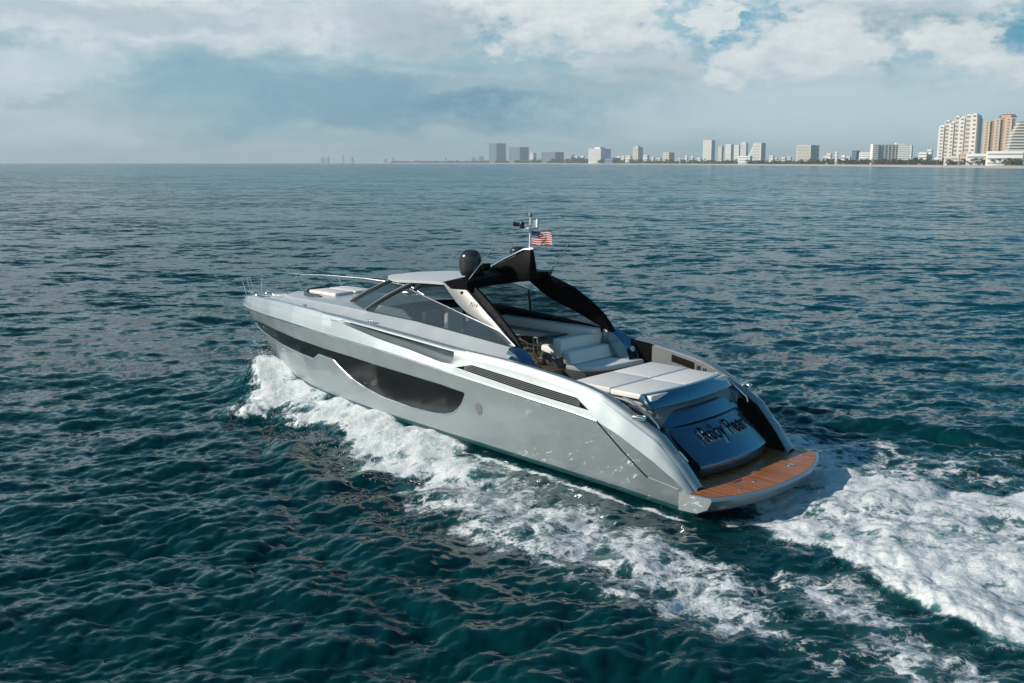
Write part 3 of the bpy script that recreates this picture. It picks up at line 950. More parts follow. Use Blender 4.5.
# wrap-round settee on the starboard side, open to port
m = MB(); m.box((9.3, -1.45, 2.36), (3.6, 0.8, 0.3)); m.box((7.8, -1.0, 2.36), (0.8, 1.4, 0.3)); m.box((11.0, -0.95, 2.36), (0.5, 1.2, 0.3))
settee = m.build('settee_base', M['grey'], yacht, bevel=0.02)
cush('settee_seat', (9.4, -1.35, 2.60), (2.9, 0.62, 0.18))
cush('settee_back', (9.3, -1.80, 2.86), (3.9, 0.34, 0.62))
cush('settee_seat', (7.98, -1.0, 2.64), (0.62, 1.35, 0.24), 0.07)
cush('settee_back', (7.48, -1.22, 2.78), (0.32, 2.2, 0.52))
cush('settee_seat', (10.95, -0.85, 2.60), (0.5, 1.0, 0.18))
cush('settee_back', (11.25, -1.0, 2.83), (0.22, 1.7, 0.60))
m = MB(); m.tube([(10.12, -1.93, zt(10.1) - 0.02), (10.12, -1.84, 4.06)], 0.04, 6); m.build('window_post', M['black'], yacht)
m = MB(); rows = []
for X in np.linspace(11.4, 13.3, 24):
    hgt = 0.20 * float(sstep(X, 11.4, 11.9)) + 0.02
    rows.append([(X, yt(X) - 0.17, zt(X) - 0.1), (X, yt(X) - 0.19, zt(X) + hgt), (X, yt(X) - 0.25, zt(X) + hgt), (X, yt(X) - 0.27, zt(X) - 0.1)])
m.grid(rows, cv=True); m.add(rows[0], [(0, 1, 2, 3)]); m.add(rows[-1], [(0, 1, 2, 3)])
m.build('helm_side_panel', M['deck'], yacht)
# table
m = MB(); m.box((9.35, -0.80, 2.95), (2.4, 1.15, 0.055)); tb = m.build('cockpit_table', M['tabletop'], yacht, bevel=0.02)
for X in (8.85, 10.05):
    m = MB(); m.lathe([(.2, 0), (.2, .03), (.06, .06), (.05, .69), (.1, .72)], (X, -0.80, 2.2), 16); m.build('table_leg', M['chrome'], tb)
# port sideboard
m = MB(); m.box((9.9, 1.62, 2.5), (2.2, 0.45, 0.6)); m.build('wet_bar', M['grey'], yacht, bevel=0.02)
cush('bar_top', (9.9, 1.62, 2.825), (2.25, 0.48, 0.04), 0.01, M['tabletop'])
cush('side_cushion', (6.55, 1.72, 2.42), (0.42, 0.34, 0.34), 0.08)
m = MB(); m.box((6.5, 1.72, 2.08), (0.6, 0.4, 0.34)); m.build('side_locker', M['grey'], yacht, bevel=0.02)
# aft-facing sun seat
m = MB(); m.hexa([(6.25, -2.1, 1.9), (7.28, -2.1, 1.9), (7.28, -0.25, 1.9), (6.55, -0.25, 1.9)], [(6.15, -2.2, 2.19), (7.28, -2.2, 2.19), (7.28, -0.18, 2.19), (6.48, -0.18, 2.19)])
m.build('aft_seat_base', M['grey'], yacht, bevel=0.02)
m = MB()
ed = [(6.02, -2.32), (7.2, -2.32), (7.2, -0.16), (6.66, -0.16), (6.36, -0.45), (6.16, -1.0)]
m.hexa([(x, y, 2.195) for x, y in ed], [(x, y, 2.35) for x, y in ed])
m.build('aft_seat_cushion', M['cushion'], yacht, bevel=0.05, seg=3)
m = MB()
m.hexa([(6.92, -2.2, 2.36), (7.26, -2.2, 2.36), (7.26, -0.12, 2.36), (6.92, -0.12, 2.36)], [(7.02, -2.2, 2.72), (7.27, -2.2, 2.72), (7.27, -0.12, 2.72), (7.02, -0.12, 2.72)])
m.build('aft_seat_backrest', M['cushion'], yacht, bevel=0.05, seg=3)
cush('aft_seat_bolster', (6.75, -2.22, 2.53), (0.8, 0.22, 0.34), 0.07)

# ------------------------------------------------------------------ aft deck: sunpad, garage, platform
m = MB()
m.hexa([(1.75, -1.62, 0.55), (5.4, -1.72, 0.55), (5.4, 1.72, 0.55), (1.75, 1.62, 0.55)], [(2.9, -1.66, 2.20), (5.4, -1.72, 2.28), (5.4, 1.72, 2.28), (2.9, 1.66, 2.20)])
m.build('garage_housing', M['grey'], yacht, bevel=0.02)
for j, (x0, x1) in enumerate(((2.9, 4.155), (4.162, 5.38))):
    for sg in (1, -1):
        m = MB()
        y0, y1 = (0.003, 1.72) if sg > 0 else (-1.72, -0.003)
        m.box(((x0 + x1) / 2, (y0 + y1) / 2, 2.355 + 0.02 * j), (x1 - x0, y1 - y0, 0.14))
        m.build('sunpad_cushion', M['cushion'], yacht, bevel=0.03, seg=3)
def sheet(prof_t, prof_b, w, name, mat, parent, sweep=0.0, n=17, bevel=0.012):
    # cambered slab across the boat: prof points (X,Z) top skin, bottom skin; sweep = how far the edges sit forward of the middle
    m = MB(); rows = []
    for i in range(n):
        q = 1 - 2 * i / (n - 1)
        dx = sweep * q * q
        rows.append([(x + dx, q * wv, z + 0.02 * (1 - q * q)) for (x, z, wv) in [(a, b, w if not isinstance(w, (list, tuple)) else w[k]) for k, (a, b) in enumerate(prof_t)]] +
                    [(x + dx, q * (w if not isinstance(w, (list, tuple)) else w[len(prof_t) - 1 - k]), z + 0.02 * (1 - q * q)) for k, (x, z) in enumerate(prof_b)])
    m.grid(rows, cv=True)
    m.add(rows[0], [tuple(range(len(rows[0])))]); m.add(rows[-1], [tuple(range(len(rows[-1])))])
    return m.build(name, mat, parent, bevel=bevel, ang=28)
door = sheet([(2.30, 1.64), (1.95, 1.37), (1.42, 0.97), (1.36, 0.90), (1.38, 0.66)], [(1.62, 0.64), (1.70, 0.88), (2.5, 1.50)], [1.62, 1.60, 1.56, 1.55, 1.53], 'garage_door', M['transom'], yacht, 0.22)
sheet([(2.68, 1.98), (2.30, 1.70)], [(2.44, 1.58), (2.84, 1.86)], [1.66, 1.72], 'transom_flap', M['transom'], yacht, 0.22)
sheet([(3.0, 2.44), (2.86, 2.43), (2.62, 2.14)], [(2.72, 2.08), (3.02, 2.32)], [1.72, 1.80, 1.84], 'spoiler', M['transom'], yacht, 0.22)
for sg in (1, -1):
    m = MB(); m.hexa([(2.6, sg * 1.66, 1.52), (3.4, sg * 1.66, 1.6), (3.4, sg * 1.86, 1.75), (2.75, sg * 1.84, 1.72)], [(2.55, sg * 1.7, 1.95), (3.5, sg * 1.7, 2.15), (3.5, sg * 1.92, 2.15), (2.7, sg * 1.9, 1.98)])
    m.build('transom_bracket', M['grey'], yacht, bevel=0.02)

# name lettering on the garage door
def text_mesh(body, size, extrude, sx=1.0, offset=0.0, shear=0.0):
    cu = bpy.data.curves.new('lettering', 'FONT'); cu.body = body; cu.size = size; cu.extrude = extrude
    cu.align_x = 'CENTER'; cu.align_y = 'CENTER'; cu.offset = offset; cu.shear = shear
    cu.resolution_u = 4
    ob = bpy.data.objects.new('lettering', cu); COL.objects.link(ob)
    dg = bpy.context.evaluated_depsgraph_get(); dg.update()
    me = bpy.data.meshes.new_from_object(ob.evaluated_get(dg))
    bpy.data.objects.remove(ob)
    for v in me.vertices: v.co.x *= sx
    return me
def put_text(body, size, ext, sx, mats, origin, xdir, ydir, parent, name='name_lettering', offset=0.0, shear=0.0):
    me = text_mesh(body, size, ext, sx, offset, shear)
    for mm in mats: me.materials.append(mm)
    for p in me.polygons:
        p.material_index = 0 if (p.normal.z > 0.5 or len(mats) == 1) else 1
    xd = Vector(xdir).normalized(); yd = Vector(ydir).normalized(); zd = xd.cross(yd).normalized(); yd = zd.cross(xd)
    mt = Matrix((xd, yd, zd)).transposed().to_4x4(); mt.translation = Vector(origin)
    me.transform(mt)
    o = bpy.data.objects.new(name, me); COL.objects.link(o); o.parent = parent
    return o
put_text('Ruby Pearl', 0.68, 0.02, 0.70, [M['dark'], M['chrome']], (1.99, -0.12, 1.44), (0, -1, 0), (0.80, 0, 0.60), door, offset=0.006)
for sg in (1, -1):
    put_text('Riva', 0.20, 0.006, 1.0, [M['white']], (8.85, sg * (strutY(4.05) + 0.008), 4.10), (-sg * 1, 0, -sg * 0.35 * 0 - 0.0), (0, -0.24 * sg, 1), yacht, 'strut_emblem', shear=0.3)

# swim platform
m = MB(); rows = []
def plat_x(q): return 0.02 + 0.62 * abs(q) ** 2.6
for i in range(41):
    q = 1 - 2 * i / 40
    Y = 2.56 * q; xa = plat_x(q); xf = 1.5
    zlo = 0.14 + 0.02 * abs(q)
    rows.append([(xf, Y, 0.15), (xf, Y, 0.56), (xa + 0.06, Y * 0.99, 0.585), (xa + 0.02, Y * 0.997, 0.575), (xa, Y, 0.53), (xa + 0.10, Y, 0.32), (xa + 0.42, Y * 0.97, zlo - 0.02)])
m.grid(rows, cv=True)
m.add(rows[0], [tuple(range(7))]); m.add(rows[-1], [tuple(range(7))])
plat = m.build('swim_platform', M['silver'], yacht, ang=40)
m = MB(); rows = []
for i in range(41):
    q = 1 - 2 * i / 40
    Y = 2.45 * q; xa = plat_x(q) + 0.075
    rows.append([(1.85 if abs(q) < .9 else 1.5, Y, 0.592), (xa, Y, 0.592), (xa, Y, 0.575), (1.85 if abs(q) < .9 else 1.5, Y, 0.575)])
m.grid(rows, cv=True)
m.build('teak_deck', M['teak'], plat)
for X, Y, r in ((0.62, 0.75, 0.05), (0.62, -1.0, 0.09), (0.8, -1.95, 0.05), (0.55, 1.5, 0.05)):
    m = MB(); m.lathe([(0, 0), (r, 0), (r, .012), (r * .6, .02), (0, .02)], (X, Y, 0.592), 14); m.build('deck_fitting', M['chrome'], plat)
# side passages: steps
for sg in (1, -1):
    for k in range(4):
        X = 1.9 + 0.36 * k; Z = 0.85 + 0.29 * k
        m = MB(); m.box((X + 0.35, sg * 1.94, Z - 0.14), (0.7, 0.6, 0.28)); m.build('step', M['sole'], yacht, bevel=0.015)
    m = MB(); m.hexa([(1.6, sg * 1.52, 0.56), (2.2, sg * 1.60, 0.56), (2.2, sg * 1.75, 0.56), (1.6, sg * 1.68, 0.56)], [(2.2, sg * 1.62, 1.1), (3.2, sg * 1.66, 1.9), (3.2, sg * 1.73, 1.9), (2.2, sg * 1.73, 1.1)])
    m.build('passage_trim', M['black'], yacht)
    m = MB(); rows = []
    for X in np.linspace(1.3, 3.35, 30):
        y = kn(X) - 0.43 * (1 + 0.2 * float(sstep(X, 5.0, 2.5))) * 1.0 - 0.012
        rows.append([(X, sg * y, 0.60), (X, sg * y, zB(X) - 0.065), (X, sg * (y - 0.02), zB(X) - 0.065), (X, sg * (y - 0.02), 0.60)])
    m.grid(rows, cv=True); m.add(rows[0], [(0, 1, 2, 3)]); m.add(rows[-1], [(0, 1, 2, 3)])
    m.build('passage_lining', M['black'], yacht)
    # mooring cleats and handrail on the quarter
    cleat(1.72, sg * 2.16, 1.22, 0.1, -0.72)
    
    m = MB()
    m.tube([(3.5, sg * 2.05, 2.36), (3.3, sg * 2.03, 2.33), (2.9, sg * 2.02, 2.12), (2.5, sg * 2.02, 1.85), (2.45, sg * 2.02, 1.72)], 0.02, 6)
    m.build('grab_rail', M['chrome'], yacht)
    # grey bulwark lining with fairlead opening
    m = MB(); rows = []
    for X in np.linspace(2.7, 5.8, 14):
        y = kn(X) - 0.42 * (1 + 0.2 * float(sstep(X, 5.0, 2.5))) - 0.02
        rows.append([(X, sg * y, 1.75), (X, sg * y, zB(X) - 0.07), (X, sg * (y - 0.03), zB(X) - 0.07), (X, sg * (y - 0.03), 1.75)])
    m.grid(rows, cv=True); m.add(rows[0], [(0, 1, 2, 3)]); m.add(rows[-1], [(0, 1, 2, 3)])
    lin = m.build('bulwark_lining', M['grey'], yacht)
    m = MB(); rows = []
    for X in np.linspace(4.3, 5.1, 8):
        y = kn(X) - 0.42 * (1 + 0.2 * float(sstep(X, 5.0, 2.5))) - 0.055
        zc_ = zB(X) - 0.24
        rows.append([(X, sg * y, zc_ - 0.11), (X, sg * y, zc_ + 0.10), (X, sg * (y + 0.01), zc_ + 0.1), (X, sg * (y + 0.01), zc_ - 0.11)])
    m.grid(rows, cv=True); m.add(rows[0], [(0, 1, 2, 3)]); m.add(rows[-1], [(0, 1, 2, 3)])
    m.build('locker_opening', M['black'], lin)
    m = MB()
    for X in (3.95, 4.15):
        y = kn(X) - 0.55; m.tube([(X, sg * y, 1.9), (X, sg * y, zB(X) - 0.15)], 0.03, 8)
    m.build('gate_post', M['chrome'], lin)
    m = MB(); m.box((2.75, sg * 2.42, 2.06), (0.32, 0.16, 0.10), rz=0.2 * sg); m.build('fairlead', M['chrome'], yacht, bevel=0.03)

# ------------------------------------------------------------------ things aboard: folding chairs and flag
def folding_chair(loc, rz, label):
    r = empty('folding_chair', loc, rz); r.scale = (1.0, 1.0, 1.14)
    tag(r, label, 'chair', 'wooden chairs by the cockpit table')
    for sy in (-1, 1):
        for a, b in (((-0.2, 0.0), (0.2, 0.45)), ((0.2, 0.0), (-0.2, 0.45))):
            m = MB(); m.tube([(a[0], sy * 0.21, a[1]), (b[0], sy * 0.21, b[1])], 0.022, 6); m.build('leg', M['wood'], r)
        m = MB(); m.tube([(-0.2, sy * 0.21, 0.45), (-0.24, sy * 0.21, 0.88)], 0.022, 6); m.build('back_post', M['wood'], r)
        m = MB(); m.box((0.0, sy * 0.22, 0.64), (0.46, 0.05, 0.03)); m.tube([(0.18, sy * 0.21, 0.45), (0.18, sy * 0.21, 0.63)], 0.018, 6); m.build('armrest', M['wood'], r)
    m = MB(); m.box((0, 0, 0.455), (0.42, 0.42, 0.02)); m.build('seat', M['brown'], r, bevel=0.006)
    m = MB(); m.box((-0.235, 0, 0.77), (0.02, 0.44, 0.18)); m.build('backrest', M['brown'], r, bevel=0.006)
    return r
wp = boat2world(7.98, 0.42, 2.2)
folding_chair(wp, PI - BTH - PI / 2 + 0.2, 'wooden folding chair with brown canvas nearest the side coaming by the white settee end')
wp = boat2world(8.75, 0.50, 2.2)
folding_chair(wp, PI - BTH - PI / 2 - 0.15, 'wooden folding chair with brown canvas further forward beside the cockpit table')

# flag
fl = MB(); rows = []
FW, FH = 0.62, 0.40
for i in range(25):
    u = i / 24
    rows.append([(u * FW, 0.035 * math.sin(u * 9.0 + j * 0.35) * (0.2 + u), -0.03 * u + j / 10 * FH - 0.03 * math.sin(u * 6) * u) for j in range(11)])
fl.grid(rows)
flag = fl.build('ensign_flag', M['flag'], None, clean=False, ang=180)
uvl = flag.data.uv_layers.new(name='UVMap')
for p in flag.data.polygons:
    for li, vi in zip(p.loop_indices, p.vertices):
        uvl.data[li].uv = ((vi // 11) / 24, (vi % 11) / 10)
flag.location = boat2world(8.36, 0.0, 5.66)
flag.rotation_euler = (0, 0, -0.35)
tag(flag, 'small red, white and blue striped flag with a starred corner flying from the yacht mast', 'flag')

# ------------------------------------------------------------------ water
rng = np.random.default_rng(11)
def fft_tile(N, L, lam_min, lam_max, wind, spread, hs, seed, slope=-3.6):
    r = np.random.default_rng(seed)
    k1 = np.fft.fftfreq(N, L / N) * 2 * np.pi
    kx, ky = np.meshgrid(k1, k1, indexing='ij')
    k = np.hypot(kx, ky); k[0, 0] = 1e-6
    lam = 2 * np.pi / k
    S = k ** slope
    S *= 1 / (1 + np.exp(-(lam - lam_min) / (0.15 * lam_min))) / (1 + np.exp((lam - lam_max) / (0.15 * lam_max)))
    cosw = (kx * np.cos(wind) + ky * np.sin(wind)) / k
    S *= 0.08 + np.abs(cosw) ** spread
    S[0, 0] = 0
    H = np.sqrt(S) * (r.normal(size=(N, N)) + 1j * r.normal(size=(N, N)))
    h = np.fft.ifft2(H).real
    Dx = np.fft.ifft2(H * (-1j) * kx / k).real; Dy = np.fft.ifft2(H * (-1j) * ky / k).real
    s = (hs / 4) / h.std()
    return h * s, Dx * s, Dy * s
def samp(tile, L, x, y):
    N = tile.shape[0]
    u = (x / L * N) % N; v = (y / L * N) % N
    i = np.floor(u).astype(int) % N; j = np.floor(v).astype(int) % N
    fu = u - np.floor(u); fv = v - np.floor(v)
    i2 = (i + 1) % N; j2 = (j + 1) % N
    return (tile[i, j] * (1 - fu) + tile[i2, j] * fu) * (1 - fv) + (tile[i, j2] * (1 - fu) + tile[i2, j2] * fu) * fv
WIND = math.radians(105)
TA = fft_tile(512, 61.0, 0.8, 5.5, WIND, 1.6, 0.18, 1, -3.2)
TB = fft_tile(512, 23.7, 0.22, 1.5, WIND + 0.3, 1.2, 0.105, 2, -3.3)
NZ1 = fft_tile(512, 31.0, 0.5, 6.0, 0.0, 0.0, 4.0, 3, -4.0)[0]     # isotropic noise, std 1
NZ2 = fft_tile(512, 11.3, 0.14, 1.2, 0.0, 0.0, 4.0, 4, -3.4)[0]

def sdist(px, py, poly):
    # signed distance, positive inside
    P = np.array(poly, float); n = len(P)
    d = np.full(px.shape, 1e9); inside = np.zeros(px.shape, bool)
    for i in range(n):
        a = P[i]; b = P[(i + 1) % n]
        e = b - a; wx = px - a[0]; wy = py - a[1]
        t = np.clip((wx * e[0] + wy * e[1]) / (e @ e), 0, 1)
        d = np.minimum(d, (wx - e[0] * t) ** 2 + (wy - e[1] * t) ** 2)
        c = ((a[1] > py) != (b[1] > py)) & (px < (b[0] - a[0]) * (py - a[1]) / (b[1] - a[1] + 1e-12) + a[0])
        inside ^= c
    d = np.sqrt(d)
    return np.where(inside, d, -d)

P1 = [(21.3, 0.2), (20.6, 0.5), (18.6, 0.7), (14.2, 1.6), (10.4, 2.1), (8.2, 2.7), (6.4, 4.6), (7.6, 5.6), (9.3, 5.9), (12.5, 4.25), (16.2, 4.3), (18.7, 3.1), (20.4, 2.2), (21.3, 1.3)]
P2 = [(11.9, 2.0), (6.9, 2.8), (3.3, 3.2), (0.65, 3.0), (-1.7, 4.5), (-3.8, 5.9), (-7.0, 7.6), (-9.0, 9.5), (-4.6, 7.6), (-2.0, 7.1), (0.3, 7.0), (2.4, 6.9), (5.3, 6.5), (7.9, 6.0)]
P3 = [(1.4, 2.5), (1.4, -2.6), (-1.17, -3.38), (-3.66, -4.85), (-6.97, -6.2), (-14, -8.5), (-22, -10), (-22, 12), (-12, 9.5), (-7.38, 5.96), (-6.14, 4.67), (-4.59, 3.57), (-2.99, 2.93), (-1.64, 2.79), (-0.45, 2.7)]
P4 = [(3.1, -6.3), (1.7, -6.06), (-0.9, -6.02), (-3.24, -6.24), (-6.93, -7.2), (-14, -9.5), (-14, -6), (-4.53, -4.63), (-3.71, -4.68), (-1.79, -3.74), (-0.48, -3.18), (1.01, -3.70)]
P5 = [(-1.18, 3.59), (-3.09, 3.16), (-5.29, 4.51), (-6.82, 5.73), (-9.5, 8.2), (-9.0, 9.5), (-5.12, 6.93), (-3.08, 5.55)]

def water_fields(wx, wy):
    """height, foam amount, chop displacement at undisturbed world points"""
    bx, by = world2boat(wx, wy)
    d = np.hypot(wx, wy)
    fa = np.exp(-(d / 130.0) ** 2); fb = np.exp(-(d / 55.0) ** 2)
    near = (np.abs(bx) < 40) & (np.abs(by) < 26)
    foam = np.zeros_like(wx); calm = np.zeros_like(wx); hh = np.zeros_like(wx)
    aer = np.zeros_like(wx)
    if near.any():
        X = bx[near]; Y = by[near]
        n1 = samp(NZ1, 31.0, wx[near], wy[near]); n2 = samp(NZ2, 11.3, wx[near], wy[near])
        ay = np.abs(Y)
        # the side of the wash that shows is port; mirror it on starboard
        e = 0.32 * n1 + 0.10 * n2
        s1 = sdist(X, ay, P1) + e
        s2 = sdist(X, ay, P2) + e * 1.3
        s3 = sdist(X, Y, P3) + e * 0.9
        s4 = sdist(X, Y, P4) + e
        s5 = sdist(X, Y, P5) + e
        f1 = sstep(s1, -0.35, 0.9) * (0.78 + 0.30 * sstep(X, 8, 14) + 0.10 * n1)
        f2 = 0.555 * sstep(s2, -0.7, 1.4)
        f3 = sstep(s3, -0.25, 0.8) * (0.50 + 0.42 * np.exp(-((s3 - 0.7) / 0.8) ** 2) + 0.14 * n1 + 0.22 * sstep(X, -0.8, -3.5) * np.exp(-(Y / 3.0) ** 2))
        f4 = 0.60 * sstep(s4, -0.4, 0.9)
        f5 = 0.55 * sstep(s5, -0.4, 0.9)
        # calmer streaked water right beside the hull aft of midships
        kk = np.interp(X, KX, KY)
        gap = np.exp(-((ay - kk) / 0.7) ** 2) * sstep(X, 8.5, 6.0) * sstep(X, -1.0, 1.0)
        f2 = f2 * (1 - 0.18 * gap)
        fo = np.maximum.reduce([f1, f2, f3, f4, f5])
        # thin broken line of froth along the hull
        line = np.exp(-((ay - kk - 0.10) / 0.12) ** 2) * sstep(X, 1.0, 1.6) * sstep(X, 21.5, 20)
        fo = np.maximum(fo, 0.72 * line)
        # inside of the wake: stripes and darker holes
        fo = fo - 0.20 * sstep(-n1, 0.5, 1.5) * f3
        aer_ = np.maximum.reduce([f1 * .9, sstep(s2, -1.0, 2.0) * .5, f3, sstep(s4, -1, 1) * .35, sstep(s5, -1, 1) * .35])
        # relief
        zg = np.interp(X, [0.5, 1.4, 3.2, 5.4, 7.8, 10.5, 13.2, 14.7, 16.2, 17.5, 18.4, 19.7, 21.4], [0.02, 0.08, 0.27, 0.40, 0.51, 0.59, 0.67, 0.71, 0.75, 0.80, 0.87, 0.95, 1.0])
        rise = (zg - 0.20 - 0.10 * sstep(X, 17, 20)) * np.exp(-(np.maximum(0, ay - kk + 0.3) / 1.5) ** 2) * sstep(X, 0.8, 3.0) * sstep(X, 22.0, 20.5)
        bow = f1 * (0.05 + 0.06 * np.clip(n1, -1, 2) + 0.016 * np.clip(n2, -1.5, 2.5)) * sstep(X, 6, 13)
        crest = 0.15 * np.exp(-(s1 - 0.45) ** 2 / 0.25) * sstep(X, 9, 15) + 0.30 * np.exp(-((X - 20.0) / 1.5) ** 2) * sstep(s1, -0.3, 0.6)
        wk = sstep(s3, -0.4, 1.4) * (0.20 * np.exp(-((Y) / 3.2) ** 2) * sstep(X, 0.5, -3.0) + 0.075 * n1 + 0.012 * n2)
        edge = 0.10 * np.exp(-((s3 - 0.9) / 0.8) ** 2) * sstep(X, 0.6, -1.0)
        hole = -0.12 * np.exp(-((X - 0.5) / 0.9) ** 2) * np.exp(-(Y / 2.2) ** 2)
        mid = 0.03 * n1 * np.maximum.reduce([f2, f4, f5])
        hh[near] = rise + bow + crest + wk + edge + hole + mid
        foam[near] = np.clip(fo, 0, 1.0); aer[near] = aer_
        calm[near] = np.maximum.reduce([f3 * 0.6, f1 * 0.5, np.exp(-(np.maximum(0, ay - kk) / 0.8) ** 2) * sstep(X, -1, 1) * 0.7])
        # divergent wake ridges on the near side
        tt = (ay - 2.7) - 0.36 * (20.5 - X)
        ridge = (0.085 + 0.05 * n1) * np.cos(2 * np.pi * (tt + 0.35 * n1) / 2.9) * np.exp(-((tt + 1.0) / 2.6) ** 2) * sstep(X, 17, 11)
        hh[near] += ridge
    a = fa * (1 - 0.7 * calm); b = fb * (1 - 0.5 * calm)
    h = samp(TA[0], 61.0, wx, wy) * a + samp(TB[0], 23.7, wx, wy) * b + hh
    dx = samp(TA[1], 61.0, wx, wy) * a * 0.9 + samp(TB[1], 23.7, wx, wy) * b * 0.8
    dy = samp(TA[2], 61.0, wx, wy) * a * 0.9 + samp(TB[2], 23.7, wx, wy) * b * 0.8
    return h, foam, aer, dx, dy, 1.0 - np.exp(-(d / 62.0) ** 2)

def build_water():
    th = np.concatenate([np.linspace(-180, -42, 50)[:-1], np.linspace(-42, -29.5, 90)[:-1], np.linspace(-29.5, 29.5, 1180), np.linspace(29.5, 42, 90)[1:], np.linspace(42, 180, 50)[1:-1]])
    th = np.radians(th)
    rr = list(np.arange(1.0, 12.0, 0.5))
    dl = 1008.0 * CAM_H / 12.0
    while dl > 0.62:
        rr.append(1008.0 * CAM_H / dl)
        dl -= 0.85 if dl > 30 else (0.5 if dl > 6 else 0.12)
    rr.append(14500.0)
    rr = np.array(rr)
    TH_, RR = np.meshgrid(th, rr, indexing='xy')
    wx = (np.sin(TH_) * RR).ravel(); wy = (np.cos(TH_) * RR).ravel()
    h, foam, aer, dx, dy, unres = water_fields(wx, wy)
    n, m = RR.shape
    co = np.stack([wx + dx, wy + dy, h], 1)
    co = np.vstack([co, [[0, 0, 0]]])
    foam = np.append(foam, 0); aer = np.append(aer, 0); unres = np.append(unres, 0)
    idx = np.arange(n * m).reshape(n, m)
    a = idx[:-1]; b = np.roll(idx, -1, axis=1)[:-1]; c2 = np.roll(idx, -1, axis=1)[1:]; d2 = idx[1:]
    quads = np.stack([a, b, c2, d2], -1).reshape(-1, 4)
    tris = np.stack([np.full(m, n * m), idx[0], np.roll(idx[0], -1)][::1], -1)[:, [0, 2, 1]]
    me = bpy.data.meshes.new('sea')
    me.vertices.add(len(co)); me.vertices.foreach_set('co', co.astype(np.float32).ravel())
    nl = quads.size + tris.size
    me.loops.add(nl)
    me.loops.foreach_set('vertex_index', np.concatenate([quads.ravel(), tris.ravel()]).astype(np.int32))
    npoly = len(quads) + len(tris)
    me.polygons.add(npoly)
    ls = np.concatenate([np.arange(len(quads)) * 4, quads.size + np.arange(len(tris)) * 3]).astype(np.int32)
    me.polygons.foreach_set('loop_start', ls)
    me.polygons.foreach_set('use_smooth', np.ones(npoly, bool))
    me.update(calc_edges=True)
    for nm, arr in (('foam', foam), ('aerated', aer), ('fine_chop', unres)):
        at = me.attributes.new(nm, 'FLOAT', 'POINT'); at.data.foreach_set('value', arr.astype(np.float32))
    o = bpy.data.objects.new('sea_water', me); COL.objects.link(o)
    return o

